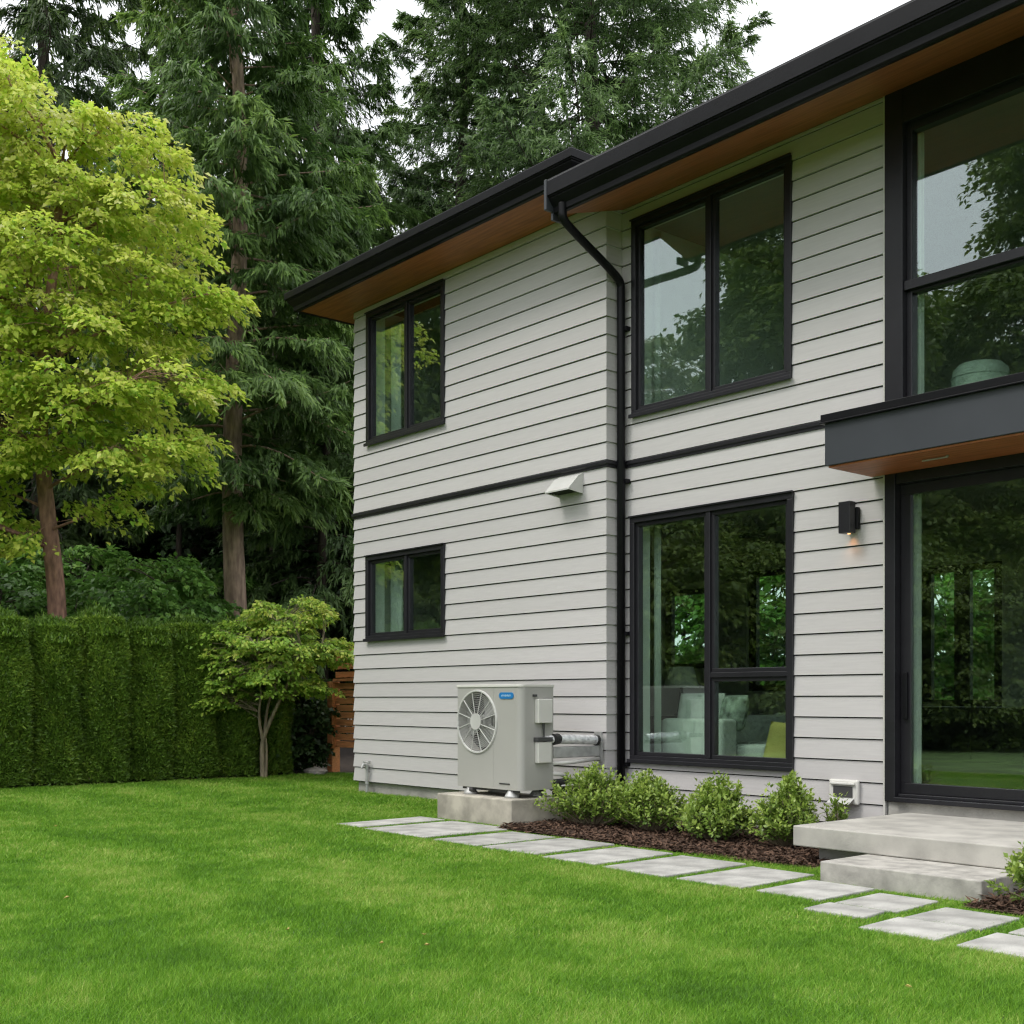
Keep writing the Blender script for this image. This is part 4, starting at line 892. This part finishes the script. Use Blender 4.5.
for px_, dp, sc, rz_, lab in ((185, 29, 1.25, 2.1, 'dark leafy understory tree in deep shade left of the brown trunk'), (260, 28, 1.3, 4.0, 'dark leafy understory tree in deep shade right of the brown trunk'), (90, 29, 1.3, 1.2, 'dark leafy understory tree far behind the maple trunk'), (360, 28, 1.3, 5.2, 'dark leafy understory tree half hidden by the house wall'), (10, 29, 1.3, 0.5, 'dark leafy understory tree behind the left edge of the hedge')):
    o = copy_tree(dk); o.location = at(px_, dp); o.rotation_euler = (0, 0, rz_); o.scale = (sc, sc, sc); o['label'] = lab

# ---- cedar hedge: one clipped column after another
def hedge_mesh(seed, n=80000, w=0.69, d=1.15, h=2.08):
    r = np.random.default_rng(seed); root = empty('hedge_cedar')
    # rounded box shell, with a soft top
    u = r.uniform(-1, 1, (n, 3)); face = r.random(n)
    th = r.uniform(0, 2 * np.pi, n); ex = 0.95
    cxs = np.sign(np.cos(th)) * np.abs(np.cos(th)) ** ex; sns = np.sign(np.sin(th)) * np.abs(np.sin(th)) ** ex
    z = r.uniform(0.02, 1, n); topm = r.random(n) < 0.20
    taper = 1 - 0.10 * z ** 4; bul = 1 + 0.05 * np.sin(z * 9 + seed) + 0.05 * np.sin(th * 5 + z * 13)
    q = 1 - np.abs(r.normal(0, 0.085, n)); q = np.where(topm, np.sqrt(r.random(n)), q)
    P = np.stack([d / 2 * cxs * taper * bul * q, w / 2 * sns * taper * bul * q, h * z], 1)
    P[topm, 2] = h * (1.01 - 0.13 * (q[topm] ** 2)) + np.abs(r.normal(0, 0.05, topm.sum()))
    O = nrm(np.stack([cxs, sns, np.full(n, 0.15)], 1)); O[topm] = UP
    D = O * r.uniform(0.2, 0.9, n)[:, None] + UP * r.uniform(0.0, 1.0, n)[:, None] * 0.8 + r.normal(0, 0.38, (n, 3))
    N = nrm(O + UP * 0.5 + r.normal(0, 0.6, (n, 3)))
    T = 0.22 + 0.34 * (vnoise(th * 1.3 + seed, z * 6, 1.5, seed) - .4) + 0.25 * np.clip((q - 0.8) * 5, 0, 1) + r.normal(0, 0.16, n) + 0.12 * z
    tb = MB(); tb.tube([(0, 0, -0.05), (0.02, 0.01, 0.9), (0, 0, 1.7)], [0.045, 0.035, 0.015], 7)
    for i in range(16):
        a = i * 2.4; z0 = 0.1 + i * 0.1; tb.tube([(0, 0, z0), (0.2 * math.cos(a), 0.2 * math.sin(a), z0 + 0.15), (0.36 * math.cos(a), 0.36 * math.sin(a), z0 + 0.4)], [0.014, 0.01, 0.004], 4, cap=False)
    tb.build('stem', 'bark_dark', root)
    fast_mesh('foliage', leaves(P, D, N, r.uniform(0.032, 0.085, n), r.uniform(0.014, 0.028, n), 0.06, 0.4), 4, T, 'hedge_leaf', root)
    return root
hm = [hedge_mesh(s) for s in (1, 2, 3)]
ys = [3.45, 4.12, 4.78, 5.42, 6.02, 6.66, 7.28, 7.92, 8.50]
hl = ['clipped cedar column standing outside the left picture edge', 'clipped cedar column next to the outermost one, outside the left edge', 'hedge cedar at the left edge of the picture, below the understory tree', 'hedge cedar standing just below the reddish maple trunk', 'third hedge cedar from the left picture edge', 'fourth hedge cedar from the left picture edge',
      'hedge cedar left of the small yellow green tree', 'hedge cedar half hidden behind the left of the small yellow green tree', 'last hedge cedar, right behind the stem of the small yellow green tree']
rh = random.Random(4)
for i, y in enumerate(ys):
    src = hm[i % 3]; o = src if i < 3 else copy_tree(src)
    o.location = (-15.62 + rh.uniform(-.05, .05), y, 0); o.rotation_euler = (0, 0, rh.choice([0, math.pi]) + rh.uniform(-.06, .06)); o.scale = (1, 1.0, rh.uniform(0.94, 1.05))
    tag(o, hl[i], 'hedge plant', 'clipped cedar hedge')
# ---- dark evergreen shrub between hedge and fence
sh = broadleaf('evergreen_shrub', 61, [(0, 0, -0.05), (0.03, 0, 0.4), (0, 0.02, 0.9)], 0.04, [((0, 0, 0.85), (0.62, 0.65, 0.75)), ((0.1, -0.3, 0.45), (0.5, 0.5, 0.45))], 220, 70, 0.085, 0.26, 'leaf_dark', 'bark_dark', loc=at(285, 18.0), droop=0.3, label='dark glossy evergreen shrub behind the small tree, left of the fence post', cat='shrub', up=0.5, tint_b=0.1)
o = copy_tree(sh); o.location = at(252, 18.3); o.rotation_euler = (0, 0, 2.0); o.scale = (1.1, 1.1, 1.1); o['label'] = 'dark evergreen shrub right behind the forked stem of the small tree'
# ---- small layered tree in front of the hedge
sl = at(263, 16.7)
def sp(px_, y_, toward=0.0):
    d_ = 16.7 - toward; x_, yy, _ = at(px_, d_)
    return (x_ - sl[0], yy - sl[1], zat(y_, d_))
lob = [(sp(270, 645, 0), (0.95, 0.95, 0.36)), (sp(245, 665, .2), (0.62, 0.62, 0.26)), (sp(302, 650, .1), (0.55, 0.6, 0.22)), (sp(262, 680, .3), (0.70, .75, .22)), (sp(290, 612, 0), (0.62, .65, .18)), (sp(222, 700, .2), (.3, .3, .10)), (sp(300, 688, .2), (.40, .40, .16)), (sp(225, 690, .2), (0.35, .4, .14)), (sp(325, 655, .2), (.35, .4, .12))]
broadleaf('small_tree', 44, [(0, 0, -0.05), sp(262, 750), sp(263, 738), sp(275, 710, .05), sp(290, 680, .1), sp(300, 650, 0)], 0.042, lob, 300, 58, 0.066, 0.24, 'leaf_small_tree', 'bark_smooth', limbs=16, droop=0.30, loc=sl,
          label='small spreading yellow green tree with forked pale stem in front of the hedge', flat=0.06, shell=0.25, tint_b=0.05, twig_r=0.004,
          trunks=[[sp(263, 742), sp(258, 715, .1), sp(262, 690, .1), sp(255, 660, 0)], [sp(264, 738), sp(268, 700, -.1), sp(282, 670, -.1)], [(0.04, 0.02, -0.05), sp(267, 752, .02), sp(266, 738, .02)]])
# ---- fence
fz0 = 9.62
fn = empty('garden_fence', (-13.8, fz0, 0), 0, 'cedar red slatted timber fence between the house corner and the hedge', 'fence')
mb = MB()
for i in range(9): mb.box(-1.63, 1.72, -0.012, 0.012, 0.38 + i * 0.108, 0.38 + i * 0.108 + 0.093)
for i in range(3): mb.box(-1.63, 1.72, -0.010, 0.010, 1.42 + i * 0.125, 1.42 + i * 0.125 + 0.085)
mb.build('slat_panel', 'fence_wood', fn)
for xx in (-1.70, 0.2, 1.73):
    mb = MB(); mb.box(xx - 0.07, xx + 0.07, -0.07, 0.07, -0.05, 1.36); mb.build('post', 'fence_wood', fn, bevel=0.006)
mb = MB(); mb.box(-1.63, 1.66, -0.06, 0.05, 1.365, 1.405); mb.box(-1.78, 1.72, -0.05, 0.05, 1.80, 1.84); mb.build('rail', 'fence_wood', fn)
rr = random.Random(9)
def rock(loc, s, label, sd):
    r_ = np.random.default_rng(sd); vs = []; n1, n2 = 8, 5
    for j in range(n2 + 1):
        for i in range(n1):
            a = 2 * math.pi * i / n1; p = math.pi * (j / n2 - 0.5); k = 0.85 + 0.3 * r_.random()
            vs.append((s[0] * k * math.cos(p) * math.cos(a), s[1] * k * math.cos(p) * math.sin(a), s[2] * k * math.sin(p)))
    m_ = MB(); m_.add(vs, [(j * n1 + i, j * n1 + (i + 1) % n1, (j + 1) * n1 + (i + 1) % n1, (j + 1) * n1 + i) for j in range(n2) for i in range(n1)])
    o_ = m_.build('edging_stone', 'rock', smooth=False); o_.location = loc; tag(o_, label, 'stone')
p_ = at(316, 17.4); rock((p_[0], p_[1], 0.04), (0.26, 0.13, 0.07), 'flat grey edging stone at the foot of the fence post', 1)

# ---- boxwood shrubs along the wall
def boxwood(seed, rx, h, nsh=170, sparse=False):
    r = np.random.default_rng(seed); root = empty('boxwood_shrub'); tb = MB(); P = []; D = []; N = []; T = []
    for i in range(nsh):
        a = r.uniform(0, 6.28); el = r.uniform(0.05, 1) ** 0.7 * 1.45
        R_ = rx * math.cos(el) * r.uniform(0.62, 1.15) * (1 + 0.22 * math.sin(2 * a + seed) + 0.12 * math.sin(3 * a + 2 * seed)); top = h * (0.24 + 0.70 * math.sin(el)) * r.uniform(0.70, 1.14) * (1 + 0.08 * math.sin(a * 1.0 + seed * 2))
        e_ = np.array([R_ * math.cos(a), R_ * math.sin(a), top]); b_ = np.array([0.10 * rx * math.cos(a), 0.10 * rx * math.sin(a), 0.0])
        mid = np.array([0.60 * R_ * math.cos(a), 0.60 * R_ * math.sin(a), top * 0.45])
        t = np.linspace(0, 1, 12)[:, None]; cv = (1 - t) ** 2 * b_ + 2 * t * (1 - t) * mid + t ** 2 * e_
        tb.tube(cv[::3], [0.006, 0.005, 0.004, 0.002], 4, cap=False)
        k = 30 if not sparse else 20; q = r.uniform(0.38, 1.02, k) ** 0.8
        p = np.stack([np.interp(q, t[:, 0], cv[:, c]) for c in range(3)], 1); ax = nrm(e_ - mid)
        rd = nrm(r.normal(0, 1, (k, 3))); P.append(p + rd * 0.012); D.append(ax * 0.75 + rd * 0.8); N.append(ax + UP * 0.6 + r.normal(0, .35, (k, 3)))
        T.append(0.06 + 0.62 * np.clip((q - 0.45) / 0.55, 0, 1) ** 1.5 + r.normal(0, 0.13, k) + r.normal(0, 0.08))
    P, D, N, T = map(np.concatenate, (P, D, N, T)); k = len(P); Lf = r.uniform(0.020, 0.046, k)
    tb.build('stems', 'bark_smooth', root); fast_mesh('foliage', leaves(P, D, N, Lf, Lf * 0.6, 0.12, 0.5), 4, T, 'leaf_boxwood', root)
    return root
for (s_, rx, h, x, y, lab) in ((1, 0.35, 0.49, -7.34, 7.12, 'rounded light green shrub at the left end of the bed, beside the plinth'), (2, 0.31, 0.47, -6.72, 7.18, 'rounded light green shrub below the left half of the big lower window'),
                               (3, 0.33, 0.47, -5.97, 7.10, 'rounded light green shrub below the right half of the big lower window'), (4, 0.25, 0.52, -5.36, 7.18, 'upright light green shrub at the left corner of the porch slab'),
                               (6, 0.26, 0.42, -2.86, 6.14, 'small round green shrub at the right end of the concrete step')):
    o = boxwood(s_, rx * 1.13, h * 0.98, int(320 * rx / 0.33)); o.location = (x, y, 0.01); tag(o, lab, 'shrub', 'light green shrubs in the mulch bed')
o = boxwood(8, 0.13, 0.42, 22, True); o.location = (-5.18, 7.55, 0.01); tag(o, 'thin sparse seedling shrub in front of the vent box', 'shrub')

# ---- greenery behind the house, seen through its back windows
bb = broadleaf('garden_bush', 71, [(0, 0, -0.05), (0.03, 0, 0.8), (0, 0.02, 1.8)], 0.05, [((0, 0, 1.9), (1.3, 1.0, 1.3)), ((0.4, -0.2, 0.9), (1.2, 0.9, 0.8))], 200, 60, 0.12, 0.34, 'leaf_bright', 'bark_dark', loc=(-9.3, 15.0, 0), droop=0.3, label='bright leafy bush behind the house, seen through the glass door', cat='bush', group='bushes behind the house')
for x, y, sc, rz_ in ((-12.4, 16.2, 1.1, 1), (-14.6, 16.5, 1.25, 2), (-7.2, 16.4, 1.3, 3), (-10.9, 17.6, 1.6, 4), (-5.0, 16.0, 1.2, 5)):
    o = copy_tree(bb); o.location = (x, y, 0); o.rotation_euler = (0, 0, rz_); o.scale = (sc, sc, sc); o['label'] = 'leafy bush behind the house, seen only through the panes'

# ---- trees across the garden, seen mirrored in the windows
def mirror(px_, t_, Y=7.99):
    a = (px_ - 512) / 1200; v = cd + a * cr
    return (float(v[0] * t_), float(2 * Y - v[1] * t_), 0.0)
ra = broadleaf('garden_tree', 81, [(0, 0, -0.1), (0.1, 0, 3), (0, 0.1, 7), (0.1, 0, 11)], 0.2, [((0, 0, 9), (2.6, 2.6, 3.0)), ((0.8, 0.5, 5), (3.0, 3.0, 2.4)), ((-1.0, -0.6, 6.2), (2.6, 2.6, 2.4)), ((0.2, 0.3, 2.6), (3.0, 3.0, 1.8))], 700, 130, 0.19, 0.80, 'leaf_reflected', 'bark_brown', limbs=14, droop=0.35, loc=mirror(628, 36), label='leafy tree across the garden mirrored in the upper middle window')
rb = broadleaf('garden_tree', 83, [(0, 0, -0.1), (0.1, 0, 4), (0, 0.1, 9), (0.1, 0, 15)], 0.25, [((0, 0, 14.5), (1.6, 1.6, 3.0)), ((0.8, 0.3, 10.5), (2.6, 2.6, 2.0)), ((-0.8, -0.6, 7.2), (2.9, 2.9, 1.9)), ((0.2, 0.3, 4.0), (3.1, 3.1, 2.6))], 900, 130, 0.19, 0.85, 'leaf_reflected', 'bark_brown', limbs=16, droop=0.4, loc=mirror(790, 31), label='tall layered tree across the garden mirrored in the upper windows')
for src, px_, t_, sc, rz_, lab in ((rb, 1062, 33, 1.05, 2.0, 'tall tree mirrored in the large window above the canopy'), (ra, 918, 34, 0.92, 3.0, 'leafy tree mirrored at the left of the large upper window'), (ra, 420, 31, 1.25, 1.0, 'leafy tree mirrored in the far left windows'), (rb, 360, 36, 1.0, 4.0, 'tall tree mirrored behind another in the far left windows'), (ra, 520, 38, 1.1, 5.0, 'leafy tree across the garden standing left of the mirrored pair'), (ra, 1100, 36, 1.1, 5.5, 'leafy tree across the garden beyond the right picture edge'), (ra, 850, 38, 0.85, 0.7, 'lower leafy tree behind the mirrored tall trees')):
    o = copy_tree(src); o.location = mirror(px_, t_); o.rotation_euler = (0, 0, rz_); o.scale = (sc, sc, sc); o['label'] = lab

hd = broadleaf('garden_bush', 91, [(0, 0, -0.05), (0.03, 0, 1.0), (0, 0.02, 2.4)], 0.08, [((0, 0, 2.6), (2.4, 2.4, 2.0)), ((0.6, -0.6, 1.2), (2.4, 2.4, 1.3)), ((-0.6, 0.6, 1.3), (2.4, 2.4, 1.3))], 520, 120, 0.13, 0.6, 'leaf_reflected', 'bark_dark', loc=mirror(380, 29), droop=0.3, label='broad leafy bush across the garden, mirrored low in the panes', group='bushes across the garden', cat='bush')
for i, (px_, t_) in enumerate(((480, 28), (560, 30), (640, 27.5), (720, 29.5), (800, 27.5), (880, 29.5), (960, 27.5), (1040, 29.5), (1130, 28))):
    o = copy_tree(hd); o.location = mirror(px_, t_); o.rotation_euler = (0, 0, i * 1.3); sc = 0.95 + 0.1 * (i % 3); o.scale = (sc, sc, sc)

# ================================================================== INSIDE THE HOUSE
sofa = empty('sofa', (-7.08, 9.13, 0.36), 0, 'pale fabric corner sofa inside the room behind the big lower window', 'sofa')
mb = MB(); mb.box(-0.62, 0.13, -0.78, -0.56, 0.05, 0.56); mb.build('armrest', 'sofa', sofa, bevel=0.04, seg=3, smooth=True)
mb = MB(); mb.box(-0.62, -0.38, -0.555, 0.9, 0.05, 0.58); mb.box(-0.62, 0.82, 0.905, 1.12, 0.05, 0.60); mb.build('backrest', 'sofa', sofa, bevel=0.04, seg=3, smooth=True)
mb = MB(); mb.box(-0.375, 0.42, -0.555, 0.9, 0.05, 0.33); mb.box(0.425, 0.80, -0.3, 0.9, 0.05, 0.33); mb.build('seat', 'sofa', sofa, bevel=0.04, seg=3, smooth=True)
def cushion(loc, s, m_, rot, label):
    mb = MB(); n = 12
    for sgn in (-1, 1):
        g_ = [[(s[0] * u_, sgn * s[1] * max(0, (1 - u_ ** 4) * (1 - v_ ** 4)) ** 0.6, s[2] * v_) for u_ in np.linspace(-1, 1, n)] for v_ in np.linspace(-1, 1, n)]
        fl = [p for row in g_ for p in row]; mb.add(fl, [(j * n + i, j * n + i + 1, (j + 1) * n + i + 1, (j + 1) * n + i) for i in range(n - 1) for j in range(n - 1)])
    o_ = recalc(mb.build('cushion', m_, smooth=True)); o_.location = loc; o_.rotation_euler = rot; tag(o_, label, 'cushion')
cushion((-7.45, 8.63, 1.0), (0.25, 0.09, 0.16), 'sofa', (-0.25, 0, 0.1), 'pale plump cushion leaning on the sofa arm behind the window')
cushion((-7.12, 8.70, 0.97), (0.17, 0.09, 0.17), 'cushion_patterned', (-0.25, 0, -0.2), 'dark patterned cushion beside the pale cushion on the sofa')
cushion((-6.33, 8.42, 0.70), (0.17, 0.08, 0.20), 'cushion_yellow', (-0.3, 0.1, 0.2), 'yellow cushion at the lower right corner of the big lower window')
leafmat('curtain', [(0, (0.74, 0.78, 0.74)), (1, (0.84, 0.87, 0.83))], 0.4, rough=0.9, spec=0.1)
def curtain(x0, x1, y, z0, z1, label):
    mb = MB(); n = max(16, int((x1 - x0) * 120)); amp = 0.014
    f = [(x0 + (x1 - x0) * i / n, y + amp * math.sin(i * 1.15) + 0.006 * math.sin(i * 0.7)) for i in range(n + 1)]
    vs = [(x, yy, z0) for x, yy in f] + [(x, yy, (z0 + z1) / 2) for x, yy in f] + [(x, yy * 0.3 + y * 0.7, z1) for x, yy in f]; k = n + 1
    mb.add(vs, [(j * k + i, j * k + i + 1, (j + 1) * k + i + 1, (j + 1) * k + i) for j in range(2) for i in range(n)])
    o_ = mb.build('curtain', 'curtain', smooth=True); m_ = o_.modifiers.new('thickness', 'SOLIDIFY'); m_.thickness = 0.003
    tag(o_, label, 'curtain', 'pale curtains behind the window panes')
curtain(-11.73, -11.52, 8.07, 3.95, 5.50, 'pale curtain gathered at the left side of the upper far left window')
curtain(-11.74, -11.50, 8.07, 1.5, 2.74, 'pale curtain gathered at the left side of the small lower far left window')
curtain(-7.69, -7.60, 8.26, 3.5, 5.45, 'narrow pale curtain at the left side of the upper middle window')
curtain(-7.69, -7.60, 8.26, 0.40, 2.76, 'narrow pale curtain at the left side of the big lower window')
pf = MB(); pf.tube([(0, 0, z) for z in (0, 0.03, 0.12, 0.3)], [0.17, 0.24, 0.26, 0.26], 20); o = pf.build('footstool', 'sofa', smooth=False, bevel=0.02); o.location = (-6.33, 8.62, 0.30 + 0.06); tag(o, 'pale round footstool under the yellow cushion inside the window', 'stool')
tl = empty('table_lamp', (-8.55, 9.6, 0.36), 0, 'dim table lamp left of the sofa inside the lower window', 'lamp')
mb = MB(); mb.tube([(0, 0, 0.86), (0, 0, 1.08)], [0.19, 0.13], 20, cap=False); mb.build('lamp_shade', 'lampshade', tl)
mb = MB(); mb.tube([(0, 0, 0.565), (0, 0, 0.6), (0, 0, 0.7), (0, 0, 0.95)], [0.09, 0.05, 0.03, 0.012], 12); mb.build('lamp_base', 'cabinet_black', tl)
st_ = empty('side_table', (-8.55, 9.6, 0.36), 0, 'small dark side table under the lamp behind the lower window', 'table')
mb = MB(); mb.box(-0.25, 0.25, -0.25, 0.25, 0.52, 0.56); mb.build('table_top', 'cabinet_black', st_, bevel=0.004)
for a in (-0.21, 0.21):
    for b in (-0.21, 0.21):
        mb = MB(); mb.box(a - 0.02, a + 0.02, b - 0.02, b + 0.02, 0, 0.519); mb.build('leg', 'cabinet_black', st_)
cb_ = empty('media_cabinet', (-6.2, 11.6, 0.36), 0, 'long black cabinet under the back window inside the glass door', 'cabinet')
mb = MB(); mb.box(-1.2, 1.1, -0.22, 0.25, 0.10, 0.66); mb.build('body', 'cabinet_black', cb_, bevel=0.01)
mb = MB()
for i in range(4): mb.box(-1.17 + i * 0.567, -1.17 + i * 0.567 + 0.55, -0.24, -0.2205, 0.13, 0.63)
mb.build('door', 'cabinet_black', cb_, bevel=0.004)
for a in (-1.1, 1.0):
    mb = MB(); mb.box(a - 0.03, a + 0.03, -0.15, 0.2, 0.0, 0.099); mb.build('leg', 'cabinet_black', cb_)
pf = empty('pouf', (-4.66, 8.62, 3.241), 0, 'rounded pale green pouf on the upper floor against the large window', 'pouf')
mb = MB(); mb.tube([(0, 0, z) for z in (0, 0.02, 0.08, 0.30, 0.36, 0.40, 0.42)], [0.15, 0.19, 0.21, 0.21, 0.20, 0.16, 0.08], 28); mb.build('cover', 'pouf', pf, smooth=True)
mb = MB(); mb.tube([(0.211 * math.cos(a), 0.211 * math.sin(a), 0.30) for a in np.linspace(0, 6.2832, 33)], 0.006, 5, cap=False); mb.build('seam', 'pouf', pf)
